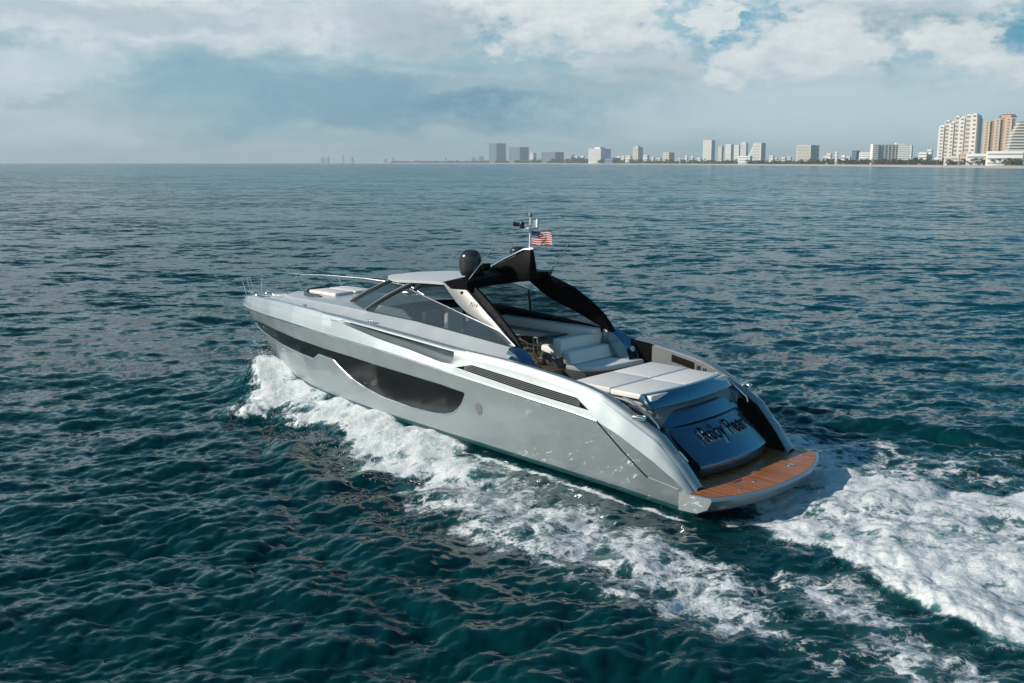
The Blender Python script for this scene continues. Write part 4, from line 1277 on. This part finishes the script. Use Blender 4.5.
def water_mat():
    m, t, b = new_mat('sea_water_surface')
    g = t.n.new('ShaderNodeNewGeometry')
    pos = g.outputs['Position']
    px, py, pz = t.sep(pos)[:3]
    flat = t.comb(px, py, 0.0)
    # ripple slopes straight from noise (they do not fade with distance)
    def slope(scale, sx, sy, amp, det=2.0):
        v = t.vmath('MULTIPLY', flat, (sx, sy, 1.0))
        n = t.noise(v, scale, det, 0.55, out=1)
        return t.vmath('MULTIPLY', t.vmath('SUBTRACT', n, (0.5, 0.5, 0.5)), (amp, amp, 0.0))
    at3 = t.n.new('ShaderNodeAttribute'); at3.attribute_name = 'fine_chop'
    s = slope(5.5, 0.75, 1.0, 0.42)
    big = t.vmath('ADD', slope(2.7, 0.6, 1.0, 0.9), slope(1.05, 0.55, 1.0, 1.7))
    big = t.vmath('ADD', big, t.vmath('ADD', slope(0.40, 0.5, 1.0, 1.25), slope(0.07, 0.4, 1.0, 0.6)))
    s = t.vmath('ADD', s, t.vmath('SCALE', big, t.math('MULTIPLY_ADD', at3.outputs['Fac'], 0.86, 0.14)))
    nrm = t.vmath('NORMALIZE', t.vmath('ADD', g.outputs['Normal'], s))
    at = t.n.new('ShaderNodeAttribute'); at.attribute_name = 'foam'; fo = at.outputs['Fac']
    at2 = t.n.new('ShaderNodeAttribute'); at2.attribute_name = 'aerated'; ae = at2.outputs['Fac']
    # colour of the water body
    dist = t.vmath('LENGTH', flat)
    n = t.n.new('ShaderNodeVectorMath'); n.operation = 'LENGTH'; t.l.new(flat, n.inputs[0])
    patch = t.noise(t.vmath('MULTIPLY', flat, (0.5, 1.0, 1.0)), 0.012, 4.0, 0.6)
    deep = t.mix(t.smooth(patch, 0.35, 0.7), (0.0006, 0.028, 0.033, 1), (0.0010, 0.042, 0.052, 1))
    coast = t.smooth(t.math('ADD', t.math('MULTIPLY', px, 1.6), py), 20.0, 320.0)
    deep = t.mix(coast, deep, t.mix(t.smooth(patch, 0.35, 0.7), (0.001, 0.085, 0.12, 1), (0.002, 0.135, 0.20, 1)))
    body = t.mix(t.smooth(ae, 0.05, 1.0, 0.0, 0.85), deep, (0.10, 0.27, 0.29, 1))
    # lace
    wv = t.noise(flat, 1.3, 4.0, 0.6, out=1)
    q = t.vmath('ADD', flat, t.vmath('SCALE', t.vmath('SUBTRACT', wv, (0.5, 0.5, 0.5)), 1.5))
    def cells(scale):
        vo = t.n.new('ShaderNodeTexVoronoi'); vo.feature = 'DISTANCE_TO_EDGE'
        t.put(vo.inputs['Vector'], q); vo.inputs['Scale'].default_value = scale
        return vo.outputs['Distance']
    l1 = t.smooth(cells(1.15), 0.30, 0.0)
    l2 = t.smooth(cells(3.1), 0.30, 0.0)
    bxx = t.math('ADD', t.math('MULTIPLY', px, -cB), t.math('MULTIPLY', py, sB))
    byy = t.math('ADD', t.math('MULTIPLY', px, -sB), t.math('MULTIPLY', py, -cB))
    swirl = t.noise(t.comb(t.math('MULTIPLY', bxx, 0.55), byy, 0.0), 1.1, 8.0, 0.62, dist=1.6)
    fb = t.math('ADD', t.math('MULTIPLY', t.noise(q, 2.4, 8.0, 0.68), 0.55), t.math('MULTIPLY', swirl, 0.45))
    fine = t.noise(flat, 14.0, 4.0, 0.65)
    v = t.math('MULTIPLY', fo, 1.55)
    v = t.math('ADD', v, t.math('MULTIPLY', t.math('SUBTRACT', l1, 0.45), 0.42))
    v = t.math('ADD', v, t.math('MULTIPLY', t.math('SUBTRACT', l2, 0.45), 0.28))
    v = t.math('ADD', v, t.math('MULTIPLY', t.math('SUBTRACT', fb, 0.5), 2.9))
    v = t.math('ADD', v, t.math('MULTIPLY', t.math('SUBTRACT', fine, 0.5), 0.5))
    fm = t.math('MULTIPLY', t.smooth(v, 0.62, 1.30), t.smooth(fo, 0.02, 0.2))
    fcol = t.mix(t.smooth(t.math('ADD', fb, t.math('MULTIPLY', t.math('SUBTRACT', fine, 0.5), 0.6)), 0.3, 0.62), (0.50, 0.60, 0.62, 1), (0.84, 0.85, 0.85, 1))
    # water shader
    b.inputs['IOR'].default_value = 1.333
    b.inputs['Specular Tint'].default_value = (0.62, 0.93, 1.0, 1)
    t.put(b.inputs['Base Color'], body)
    t.put(b.inputs['Roughness'], t.lin(at3.outputs['Fac'], 0.0, 1.0, 0.08, 0.17))
    t.put(b.inputs['Normal'], nrm)
    df = t.n.new('ShaderNodeBsdfPrincipled')
    t.put(df.inputs['Base Color'], fcol); df.inputs['Roughness'].default_value = 0.85
    df.inputs['Specular IOR Level'].default_value = 0.2
    bn = t.n.new('ShaderNodeBump'); bn.inputs['Strength'].default_value = 0.7; bn.inputs['Distance'].default_value = 0.10
    t.put(bn.inputs['Height'], t.math('ADD', fb, t.math('MULTIPLY', fine, 0.35)))
    t.l.new(bn.outputs[0], df.inputs['Normal'])
    mx = t.n.new('ShaderNodeMixShader')
    t.put(mx.inputs[0], fm); t.l.new(b.outputs[0], mx.inputs[1]); t.l.new(df.outputs[0], mx.inputs[2])
    t.l.new(mx.outputs[0], t.n['Material Output'].inputs['Surface'])
    return m
sea = build_water()
sea.data.materials.append(water_mat())
tag(sea, kind='structure')

# spray: flung droplets and clots above the bow wave and the stern wake
def spray():
    r = np.random.default_rng(7)
    pts = []
    def throw(n, fx, fy, spread, hmax, smin, smax):
        for _ in range(n):
            u = r.random()
            X = fx(u) + r.normal() * spread; Y = fy(u) + r.normal() * spread
            z = abs(r.normal()) * hmax * (0.6 + 0.4 * math.sin(u * 7))
            pts.append((X, Y, z, smin + (smax - smin) * r.random() ** 3))
    for sg in (1, -1):
        throw(2600, lambda u: 21.2 - 4.5 * u, lambda u: sg * (0.9 + 2.2 * u), 0.32, 0.42, 0.004, 0.016)
        throw(900, lambda u: 17.5 - 9 * u, lambda u: sg * (3.2 + 2.2 * u), 0.4, 0.16, 0.004, 0.016)
    throw(500, lambda u: -1.0 - 8 * u, lambda u: -3.2 - 3.0 * u, 0.35,  0.16, 0.003, 0.009)
    throw(300, lambda u: -0.6 - 8 * u, lambda u: 2.6 + 3.6 * u * u, 0.3,  0.08, 0.003, 0.008)
    throw(400, lambda u: -0.5 - 6 * u, lambda u: 0.0, 1.3,  0.14, 0.003, 0.009)
    P = np.array(pts)
    wxy = np.array([boat2world(a, b)[:2] for a, b in P[:, :2]])
    h, *_ = water_fields(wxy[:, 0], wxy[:, 1])
    mb = MB()
    octv = [(1, 0, 0), (-1, 0, 0), (0, 1, 0), (0, -1, 0), (0, 0, 1), (0, 0, -1)]
    octf = [(0, 2, 4), (2, 1, 4), (1, 3, 4), (3, 0, 4), (2, 0, 5), (1, 2, 5), (3, 1, 5), (0, 3, 5)]
    V = []; F = []
    for (x, y), hz, (X, Y, z, s) in zip(wxy, h, pts):
        if abs(Y) < np.interp(X, KX, KY) - 0.3 and 0.3 < X < 23: continue
        o = len(V)
        e = s * (0.7 + 0.8 * r.random())
        V += [(x + a * s, y + b * s, hz + z + c * e) for a, b, c in octv]
        F += [tuple(i + o for i in f) for f in octf]
    me = bpy.data.meshes.new('spray'); me.from_pydata(V, [], F)
    me.polygons.foreach_set('use_smooth', [True] * len(F))
    mt = simple('spray_droplets', (0.82, 0.84, 0.85), 0.6)
    me.materials.append(mt)
    o = bpy.data.objects.new('spray', me); COL.objects.link(o)
    tag(o, kind='stuff')
    o['label'] = 'white spray droplets thrown up by bow and wake'
spray()

# ------------------------------------------------------------------ far shore
def shore_d(u): return float(np.interp(u, [380, 480, 590, 700, 820, 930, 1024, 1200, 1400, 1700], [12500, 8200, 5200, 3500, 2400, 1750, 1400, 1040, 805, 603]))
def shore_pt(u):
    d = shore_d(u); return Vector(((u - 512) / 1008.0 * d, d))
def inland(u):
    tt = (shore_pt(u + 14) - shore_pt(u - 14)).normalized()
    return Vector((-tt.y, tt.x))
def place_d(u, lat):
    """depth at which the line of sight u is lat metres inland of the waterline"""
    ray = Vector(((u - 512) / 1008.0, 1.0))
    return shore_d(u) + lat / max(0.2, ray.dot(inland(u)))
us_ = np.concatenate([np.arange(380, 700, 8), np.arange(700, 1500, 5)])
m = MB(); rows = []; rows2 = []
for u in us_:
    q = shore_pt(u); n = inland(u)
    wob = 2.5 * math.sin(u * 0.35) + 1.5 * math.sin(u * 0.9)
    w = shore_d(u); up = 3.4 + w * 0.00035
    def pt(l, z): return (q.x + n.x * l, q.y + n.y * l, z)
    rows.append([pt(-8 + wob, -0.7), pt(wob, 0.0), pt(8 + wob, 0.7), pt(26 + wob, up * 0.75), pt(44, up)])
    rows2.append([pt(43.5, up - 0.25), pt(50, up + 0.15), pt(400, up + 0.3), pt(1500, up + 0.3)])
m.grid(rows); bo = m.build('beach', M['sand'], up=True); tag(bo, kind='structure')
m = MB(); m.grid(rows2); lo_ = m.build('ground', M['land'], up=True); tag(lo_, kind='structure')

def px_size(n, d): return n * d / 1008.0
TURN = math.radians(38)
def block(root, m_wall, cx, cy, w, dpt, z0, h, floors, bays=0, strip=M['win'], name='wall', frac=0.5, rot=None, cap=True, fronts=(0, 1), maxstrip=100, vert=False):
    """one storeyed block in the building's own frame, corner towards the sea; window strips are parts"""
    mb = MB(); mb.box((cx, cy, z0 + h / 2), (w, dpt, h))
    if cap:
        mb.box((cx, cy, z0 + h + 0.6), (w * 0.98, dpt * 0.98, 1.2))
    wall = mb.build(name, m_wall, root)
    fh = h / floors
    for k in range(floors):
        zc0 = z0 + fh * (k + 0.5)
        for fc in fronts:
            mb = MB()
            if fc == 0: mb.box((cx, cy - dpt / 2, zc0), (w * 0.9, 0.6, fh * frac))
            else: mb.box((cx + w / 2, cy, zc0), (0.6, dpt * 0.9, fh * frac))
            mb.build('window_strip', strip, root)
    if bays:
        for k in range(1, bays):
            x = cx - w / 2 + w * k / bays
            mb = MB(); mb.box((x, cy - dpt / 2 - 0.35, z0 + h / 2), (w / bays * 0.22, 0.8, h)); mb.build('pier', m_wall, root)
    return wall

def building(u0, u1, vtop, split, label, cat, wall, floors, extra=60, name='apartment_tower', bays=0, strip=None, frac=0.28, group=None, pent=0.0, vert=None):
    """u0..u1 the pixels it spans in the photo; split = share of the width taken by its sunny face"""
    uc = (u0 + u1) / 2
    d = place_d(uc, extra + 28)
    base = 3.6
    H = (162.8 - vtop) * d / 1008.0 + CAM_H - base
    W = (u1 - u0) * d / 1008.0
    w = W * split / math.cos(TURN); dp = W * (1 - split) / math.sin(TURN)
    x = (uc - 512) / 1008.0 * d
    # seaward corner is at the split
    rt = empty(name, (x, d, base), 0)
    tag(rt, label, cat, group)
    rt.rotation_euler = (0, 0, TURN * -1 + math.atan2(-x, d) * 0)
    block(rt, wall, 0, 0, w, dp, 0, H, floors, bays, strip or M['win'], frac=frac)
    if pent:
        mb = MB(); mb.box((0, 0, H + pent / 2 + 1.2), (w * 0.45, dp * 0.5, pent)); mb.build('penthouse', wall, rt)
    return rt, w, dp, H, d
G1 = None
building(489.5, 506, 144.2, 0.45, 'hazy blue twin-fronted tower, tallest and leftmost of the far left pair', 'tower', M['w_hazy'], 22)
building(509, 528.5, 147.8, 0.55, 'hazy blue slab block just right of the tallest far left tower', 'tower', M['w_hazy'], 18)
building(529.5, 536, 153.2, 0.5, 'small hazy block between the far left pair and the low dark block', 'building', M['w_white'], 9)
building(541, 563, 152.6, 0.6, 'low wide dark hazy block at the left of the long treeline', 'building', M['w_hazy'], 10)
building(587, 609.5, 149.5, 0.5, 'white stepped block with blue shaded side standing right of the long treeline', 'apartment block', M['w_white'], 12, pent=9)
building(603, 618, 158.2, 0.5, 'low blue pavilion at the foot of the white stepped block', 'pavilion', M['w_blue'], 2, extra=30, name='beach_pavilion')
building(623.5, 630.5, 156, 0.6, 'small white house left of the slim grey-sided tower', 'house', M['w_white'], 3, extra=36, name='beach_house')
building(630.5, 641, 148.2, 0.45, 'slim cream tower with grey side between two small white houses', 'tower', M['w_cream'], 13, pent=6)
building(641, 647, 155.5, 0.6, 'small white house right of the slim grey-sided tower', 'house', M['w_white'], 3, extra=36, name='beach_house')
building(660, 672, 153, 0.45, 'squat white-topped block half sunk in dark trees', 'building', M['w_cream'], 6)
building(699.6, 711.5, 141.3, 0.6, 'tallest of the mid shore towers, slim and white with a grey side', 'tower', M['w_white'], 20)
building(714.5, 720, 147.2, 0.55, 'narrow pale tower just right of the tallest mid shore tower', 'tower', M['w_cream'], 14)
building(721.5, 729.5, 145.3, 0.6, 'white tower with dark gap on its right, third of the mid shore group', 'tower', M['w_white'], 15)
building(730.5, 736, 146, 0.7, 'very narrow white tower in the middle of the mid shore group', 'tower', M['w_white'], 14)
building(736.5, 744, 144, 0.6, 'grey-fronted tower beside the sloping white block', 'tower', M['w_grey'], 15, pent=3)
building(735, 748, 156.5, 0.75, 'low white podium in front of the mid shore towers', 'podium', M['w_white'], 3, extra=30, name='podium_block')
building(790.5, 815, 146.2, 0.46, 'square cream block with dark blue glass side standing alone on the shore', 'office block', M['w_cream'], 13, frac=0.42)
building(821.5, 826.5, 154.3, 0.6, 'small white house right of the square block with blue glass side', 'house', M['w_white'], 3, extra=36, name='beach_house')
building(829.5, 832.5, 152.6, 0.6, 'thin white stair tower between small house and blue block', 'building', M['w_white'], 4, extra=36)
building(845.5, 854.5, 151.5, 0.4, 'small bright blue clad building left of the wide grey hotel', 'building', M['w_blue'], 6, extra=80)
building(854, 866, 153.3, 0.8, 'low white building between the blue building and the wide hotel', 'building', M['w_white'], 5, extra=40)
building(912, 920.5, 153.2, 0.7, 'low white villa right of the wide grey hotel', 'house', M['w_white'], 4, extra=40, name='beach_house')
building(920, 925.5, 150.5, 0.6, 'white villa with tower left of the tall stepped condominium', 'house', M['w_white'], 5, extra=60, name='beach_house')
# sloping white block
def wedge_tower():
    u0, u1, d = 745.5, 761, place_d(753, 100)
    base = 3.6; H = (162.8 - 143.6) * d / 1008 + CAM_H - base
    W = (u1 - u0) * d / 1008
    rt = empty('sloping_tower', ((753.2 - 512) / 1008 * d, d, base), -TURN)
    tag(rt, 'white block with a sloping left flank and a shaded blue right side', 'tower')
    w = W * 0.62 / math.cos(TURN); dp = W * 0.42 / math.sin(TURN)
    mb = MB()
    mb.hexa([(-w / 2 - 14, -dp / 2, 0), (w / 2, -dp / 2, 0), (w / 2, dp / 2, 0), (-w / 2 - 14, dp / 2, 0)], [(-w * 0.12, -dp / 2, H), (w / 2, -dp / 2, H), (w / 2, dp / 2, H), (-w * 0.12, dp / 2, H)])
    mb.build('wall', M['w_white'], rt)
    for k in range(14):
        z = H * (k + 0.5) / 14
        f = 1 - z / H
        xl = -w * 0.12 + (-w / 2 - 14 + w * 0.12) * f
        mb = MB(); mb.box(((xl + w / 2) / 2, -dp / 2, z), ((w / 2 - xl) * 0.82, 0.6, H / 14 * 0.4)); mb.build('window_strip', M['win'], rt)
        mb = MB(); mb.box((w / 2, 0, z), (0.6, dp * 0.9, H / 14 * 0.55)); mb.build('window_strip', M['win'], rt)
wedge_tower()
# wide hotel
def hotel():
    d = place_d(888, 95)
    base = 3.6
    rt = empty('beach_hotel', ((888 - 512) / 1008 * d, d, base), 0)
    tag(rt, 'wide grey-fronted hotel slab with white ends and a rooftop box', 'hotel')
    s = d / 1008
    H = (162.8 - 145.6) * s + CAM_H - base
    def X(u): return (u - 888) * s
    block(rt, M['w_white'], X(868), 0, 5.5 * s, 16, 0, H + 1, 10, frac=0.25, fronts=(0,))
    block(rt, M['w_grey'], X(881.3), 4, 21 * s, 18, 0, H, 11, bays=6, frac=0.6, fronts=(0,), strip=M['win_tan'])
    rt2 = rt
    mb = MB(); a = math.radians(-25)
    w, dp = 13 * s / math.cos(a), 18 * s
    mb.box((X(899), 8, H / 2), (w, dp, H), a); mb.build('wall', M['w_white'], rt)
    for k in range(11):
        z = H * (k + 0.5) / 11
        for fc in (0, 1):
            mb = MB()
            Rm = Matrix.Rotation(a, 3, 'Z')
            off = Rm @ (Vector((0, -dp / 2, 0)) if fc == 0 else Vector((w / 2, 0, 0)))
            mb.box((X(899) + off.x, 8 + off.y, z), (w * 0.8, 0.6, H / 11 * 0.35) if fc == 0 else (0.6, dp * 0.9, H / 11 * 0.55), a)
            mb.build('window_strip', M['win'], rt)
    mb = MB(); mb.box((X(893.5), 10, H + 2.4), (7 * s, 10, 4.8)); mb.build('penthouse', M['w_white'], rt)
    mb = MB(); mb.box((X(882), -22, 3), (12 * s, 12, 3.4)); mb.build('terrace', M['w_white'], rt)
    mb = MB(); mb.box((X(882), -23, 0.8), (22 * s, 9, 1.6)); mb.build('terrace_wall', M['w_brown'], rt)
hotel()
# tall stepped condominium: long sunny front to the left, shaded flank to the right
def condo():
    d = place_d(958, 105)
    s = d / 1008; base = 3.6
    A = math.radians(33)
    rt = empty('condominium_tower', ((966.6 - 512) / 1008 * d, d, base), -A)
    tag(rt, 'tallest white condominium with stepped left shoulders and a shaded grey right side', 'tower')
    def X(u): return (u - 966.6) * s / math.cos(A)
    def Hh_(v): return (162.8 - v) * s + CAM_H - base
    dep = 15.2 * s / math.sin(A)
    steps = [(937.5, 941.8, 127), (941.8, 945.6, 122), (945.6, 949.2, 123.5), (949.2, 953.0, 118), (953.0, 957.2, 119.0), (957.2, 961.8, 116.6), (961.8, 966.6, 116.2)]
    for i, (a, b2, v) in enumerate(steps):
        hh = Hh_(v); w = (b2 - a) * s / math.cos(A)
        back = 0.0 if i % 2 == 0 else 2.2
        xc = X((a + b2) / 2)
        mb = MB(); mb.box((xc, back + dep / 2, hh / 2), (w * 0.995, dep - 2 * (i == 6) * 0, hh)); mb.build('bay', M['w_white'] if i % 2 == 0 else M['w_cream'], rt)
        mb = MB(); mb.box((xc, back + dep * 0.4, hh + 1.0), (w * 0.6, dep * 0.5, 2.2)); mb.build('roof_box', M['w_white'], rt)
        nfl = 12
        for k in range(nfl):
            z = hh * (k + 0.6) / nfl
            mb = MB(); mb.box((xc + w * 0.1, back, z), (w * (0.45 if i % 2 == 0 else 0.7), 0.8, hh / nfl * 0.42)); mb.build('window_strip', M['win_tan'], rt)
    hh = Hh_(119.0)
    mb = MB(); mb.box((X(966.6) + 0.5, dep * 0.52, hh / 2), (3.0, dep * 0.96, hh)); mb.build('side_wall', M['w_grey'], rt)  # flank's shade put into a greyer wall colour than the white bays
    for k in range(20):
        z = hh * (k + 0.5) / 20
        for q in (0.27, 0.76):
            mb = MB(); mb.box((X(966.6) + 2.0, dep * q, z), (0.8, dep * 0.38, hh / 20 * 0.5)); mb.build('window_strip', M['win'], rt)
condo()
def salmon():
    d = place_d(992, 120)
    s = d / 1008; base = 3.6
    A = math.radians(28)
    rt = empty('condominium_tower', ((1001 - 512) / 1008 * d, d, base), -A)
    tag(rt, 'salmon coloured tower with a dark terracotta crown behind the white striped terraces', 'tower')
    def X(u): return (u - 1001) * s / math.cos(A)
    def Hh_(v): return (162.8 - v) * s + CAM_H - base
    specs = [(979.2, 984.0, 122.3), (984.0, 987.4, 121.5), (987.4, 992.0, 120.6), (992.0, 995.4, 120.8), (995.4, 1001.0, 119.6)]
    dep = 22 * s / math.cos(A)
    for i, (a, b2, v) in enumerate(specs):
        hh = Hh_(v); w = (b2 - a) * s / math.cos(A); xc = X((a + b2) / 2)
        back = 0 if i % 2 == 0 else 3.0
        mb = MB(); mb.box((xc, back + dep / 2, hh / 2), (w * 0.995, dep, hh)); mb.build('bay', M['w_orange'] if i % 2 else M['w_peach'], rt)
        for k in range(16):
            z = hh * (k + 0.5) / 16
            mb = MB(); mb.box((xc, back, z), (w * (0.32 if i % 2 == 0 else 0.75), 0.8, hh / 16 * (0.45 if i % 2 == 0 else 0.66))); mb.build('window_strip', M['win_tan'], rt)
    hh = Hh_(119.5)
    mb = MB(); mb.box((X(1001) + 1.2, dep * 0.52, hh / 2), (4.0, dep * 0.94, hh)); mb.build('side_wall', M['w_orange'], rt)
    mb = MB(); mb.box((X(996), dep * 0.5, Hh_(119.5) + 2.5), (9 * s, dep * 0.7, 6)); mb.build('crown', M['w_orange'], rt)
    hz = Hh_(117.0)
    x0, x1, y0, y1 = X(990), X(1004), dep * 0.15, dep * 0.9
    mb = MB(); mb.hexa([(x0, y0, hz - 2), (x1, y0, hz - 2), (x1, y1, hz - 2), (x0, y1, hz - 2)], [(x0 + 5, y0 + 5, hz + 2.5), (x1 - 3, y0 + 5, hz + 2.5), (x1 - 3, y1 - 5, hz + 2.5), (x0 + 5, y1 - 5, hz + 2.5)])
    mb.build('roof', M['w_brown'], rt)
salmon()
def terraces():
    d = place_d(1015, 85)
    s = d / 1008; base = 3.6
    rt = empty('terraced_hotel', ((1020 - 512) / 1008 * d, d, base), -math.radians(16))
    tag(rt, 'white hotel of stepped horizontal balcony bands at the right edge of the shore', 'hotel')
    def X(u): return (u - 1020) * s
    def Hh_(v): return (162.8 - v) * s + CAM_H - base
    n = 15
    H = Hh_(122.5)
    for k in range(n):
        z0 = H * k / n; z1 = H * (k + 1) / n
        ul = float(np.interp(k / (n - 1), [0, 0.3, 0.7, 1.0], [1000.5, 1002.0, 1005, 1011]))
        mb = MB(); mb.box((X((ul + 1046) / 2), 14 + 0.8 * k, (z0 + z1) / 2), ((1046 - ul) * s, 28, (z1 - z0))); mb.build('storey', M['win_tan'], rt)
        mb = MB(); mb.box((X((ul + 1046) / 2) - 0.8, 11 + 0.8 * k, z0 + (z1 - z0) * 0.22), ((1046 - ul) * s + 1.5, 28, (z1 - z0) * 0.44)); mb.build('balcony_band', M['w_white'], rt)
terraces()
building(983, 1016, 152.3, 0.93, 'long low white beach club with a terrace in front of the salmon tower', 'beach club', M['w_white'], 3, extra=28, name='beach_club', frac=0.35)
building(962, 985, 154.6, 0.93, 'low white pavilion row below the shaded side of the tallest condominium', 'pavilion', M['w_white'], 2, extra=30, name='beach_pavilion', frac=0.3)
building(953, 963, 153.5, 0.7, 'tan villa at the foot of the tallest condominium', 'villa', M['w_tan'], 3, extra=34, name='villa')
building(938, 952, 157, 0.8, 'cream arcade behind the palms at the left foot of the tallest condominium', 'arcade', M['w_cream'], 2, extra=26, name='arcade')
building(1016, 1032, 153.5, 0.8, 'dark glazed pavilion at the right end of the beach', 'pavilion', M['w_blue'], 3, extra=24, name='beach_pavilion')
hr = np.random.default_rng(77)
for uh in (573, 580, 615, 619, 649, 654.5, 675, 682, 688, 694, 765, 770.5, 777, 783, 818, 836, 840.5, 859, 927.5, 931, 934.5):
    wpx = 2.5 + 3.0 * hr.random()
    building(uh, uh + wpx, 158.6 - 3.2 * hr.random(), 0.6, 'small pale low-rise house among the trees behind the beach', 'house', M['w_white'] if hr.random() < 0.6 else M['w_cream'], 2 + int(2 * hr.random()), extra=45 + 25 * hr.random(), name='low_house', group='low houses among the shoreline trees', frac=0.28)
# thin mast on the shore
rt = empty('radio_mast', ((677.3 - 512) / 1008 * 3800, 3800, 3), 0)
tag(rt, 'thin dark radio mast rising from the trees left of the tallest mid shore tower', 'mast')
mb = MB(); mb.tube([(0, 0, 0), (0, 0, 52)], [2.0, 0.9], 6); mb.box((0, 0, 36), (6, 6, 4)); mb.build('mast_pole', M['w_grey'], rt)

# distant city silhouettes on the horizon
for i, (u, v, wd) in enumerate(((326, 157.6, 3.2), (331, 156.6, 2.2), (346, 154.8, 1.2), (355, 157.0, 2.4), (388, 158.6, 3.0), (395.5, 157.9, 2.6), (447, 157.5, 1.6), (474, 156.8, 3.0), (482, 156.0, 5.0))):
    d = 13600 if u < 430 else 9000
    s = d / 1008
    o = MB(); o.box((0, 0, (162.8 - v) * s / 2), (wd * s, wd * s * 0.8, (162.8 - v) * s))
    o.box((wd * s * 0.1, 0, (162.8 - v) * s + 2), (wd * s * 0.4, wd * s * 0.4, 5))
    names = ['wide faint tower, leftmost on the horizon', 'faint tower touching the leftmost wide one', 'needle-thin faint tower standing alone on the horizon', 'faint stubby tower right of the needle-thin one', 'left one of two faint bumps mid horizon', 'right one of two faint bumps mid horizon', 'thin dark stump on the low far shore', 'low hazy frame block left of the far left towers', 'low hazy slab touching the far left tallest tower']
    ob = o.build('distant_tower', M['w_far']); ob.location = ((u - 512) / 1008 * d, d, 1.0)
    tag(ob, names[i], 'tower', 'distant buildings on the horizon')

# tree belt along the shore
def tree_belt():
    r = np.random.default_rng(21)
    V = []; F = []
    def clump(x, y, z, s):
        for _ in range(9):
            o = len(V)
            a = r.normal(size=3); a /= np.linalg.norm(a)
            b = np.cross(a, r.normal(size=3)); b /= np.linalg.norm(b); c = np.cross(a, b)
            p = np.array((x, y, z)) + r.normal(size=3) * s * (0.55, 0.55, 0.38)
            q = s * (0.35 + 0.4 * r.random())
            V.extend([tuple(p + b * q), tuple(p + c * q * 0.8), tuple(p - b * q), tuple(p - c * q * 0.8)])
            F.append((o, o + 1, o + 2, o + 3))
    u = 395.0
    while u < 1060:
        d = shore_d(u)
        s = d / 1008
        hpx = float(np.interp(u, [395, 470, 560, 575, 590, 640, 700, 780, 900, 1000], [1.2, 1.6, 4.5, 6.5, 4.0, 4.2, 3.6, 4.0, 5.5, 6.5]))
        hgt = hpx * s * (0.55 + 0.7 * r.random())
        for k in range(3):
            dd = place_d(u, 50 + 30 * r.random())
            x = (u - 512) / 1008 * dd + r.normal() * s
            clump(x, dd, 3 + hgt * (0.25 + 0.6 * r.random()), max(1.6 * s, hgt * 0.45))
        u += 1.3
    me = bpy.data.meshes.new('tree_belt'); me.from_pydata(V, [], F); me.materials.append(M['leafdark'])
    o = bpy.data.objects.new('tree_belt', me); COL.objects.link(o); tag(o, 'dark belt of far shoreline trees behind the beach', 'trees', kind='stuff')
tree_belt()

def palm():
    r = np.random.default_rng(9)
    t = empty('palm_tree')
    mb = MB(); mb.tube([(0, 0, 0), (0.25, 0, 3), (0.35, 0.1, 6), (0.3, 0.1, 8.6)], [0.32, 0.24, 0.2, 0.18], 7)
    mb.build('trunk', M['trunk'], t)
    mb = MB()
    for k in range(22):
        a = 2 * PI * k / 22 * 1.0 + r.random() * 0.3; el = 0.9 - 1.3 * r.random()
        L = 3.2 + r.random()
        pts = []
        for i in range(7):
            q = i / 6
            rad = L * q * math.cos(el * (1 - q * 0.3)); z = L * q * math.sin(el) - 2.0 * q * q
            pts.append((0.3 + rad * math.cos(a), 0.1 + rad * math.sin(a), 8.6 + z))
        nx, ny = -math.sin(a), math.cos(a)
        rows = []
        for i, p in enumerate(pts):
            w = 0.55 * math.sin(PI * min(1, (i + 0.6) / 6.8)) + 0.03
            rows.append([(p[0] - nx * w, p[1] - ny * w, p[2] - w * 0.5), p, (p[0] + nx * w, p[1] + ny * w, p[2] - w * 0.5)])
        mb.grid(rows)
    mb.build('crown', M['leaf'], t, clean=False)
    return t
p0 = palm()
rp = np.random.default_rng(31)
first = True
for i in range(70):
    u = 826 + 205 * (i + 0.3 + 0.5 * rp.random()) / 70
    d = place_d(u, 40 + 9 * rp.random())
    if first:
        t_ = p0; first = False
    else:
        t_ = p0.copy(); COL.objects.link(t_)
        for ch in p0.children:
            c2 = ch.copy(); COL.objects.link(c2); c2.parent = t_
    sc_ = 0.75 + 0.65 * rp.random()
    t_.location = ((u - 512) / 1008 * d, d, 2.9); t_.scale = (sc_ * 1.15, sc_ * 1.15, sc_)
    t_.rotation_euler = (0, 0, rp.random() * 6.28)
    tag(t_, 'palm tree in the row behind the beach below the right-hand buildings', 'palm tree', 'palms along the right-hand beach')

# ------------------------------------------------------------------ haze
m = MB(); m.box((0, 6950, 78), (31000, 16800 + 13900, 0))
hz = MB(); hz.box((0, 0, 84.0), (31000, 31000, 178.0))
ho = hz.build('haze', bpy.data.materials.new('sea_haze'), clean=False, smooth=False)
hm_ = ho.data.materials[0]; hm_.use_nodes = True
t = NT(hm_.node_tree)
for n in list(t.n): t.n.remove(n)
out = t.n.new('ShaderNodeOutputMaterial'); pv = t.n.new('ShaderNodeVolumePrincipled')
pv.inputs['Color'].default_value = (0.83, 0.97, 1.0, 1)
pv.inputs['Density'].default_value = 0.00009
pv.inputs['Anisotropy'].default_value = 0.0
t.l.new(pv.outputs[0], out.inputs['Volume'])
tag(ho, kind='stuff')
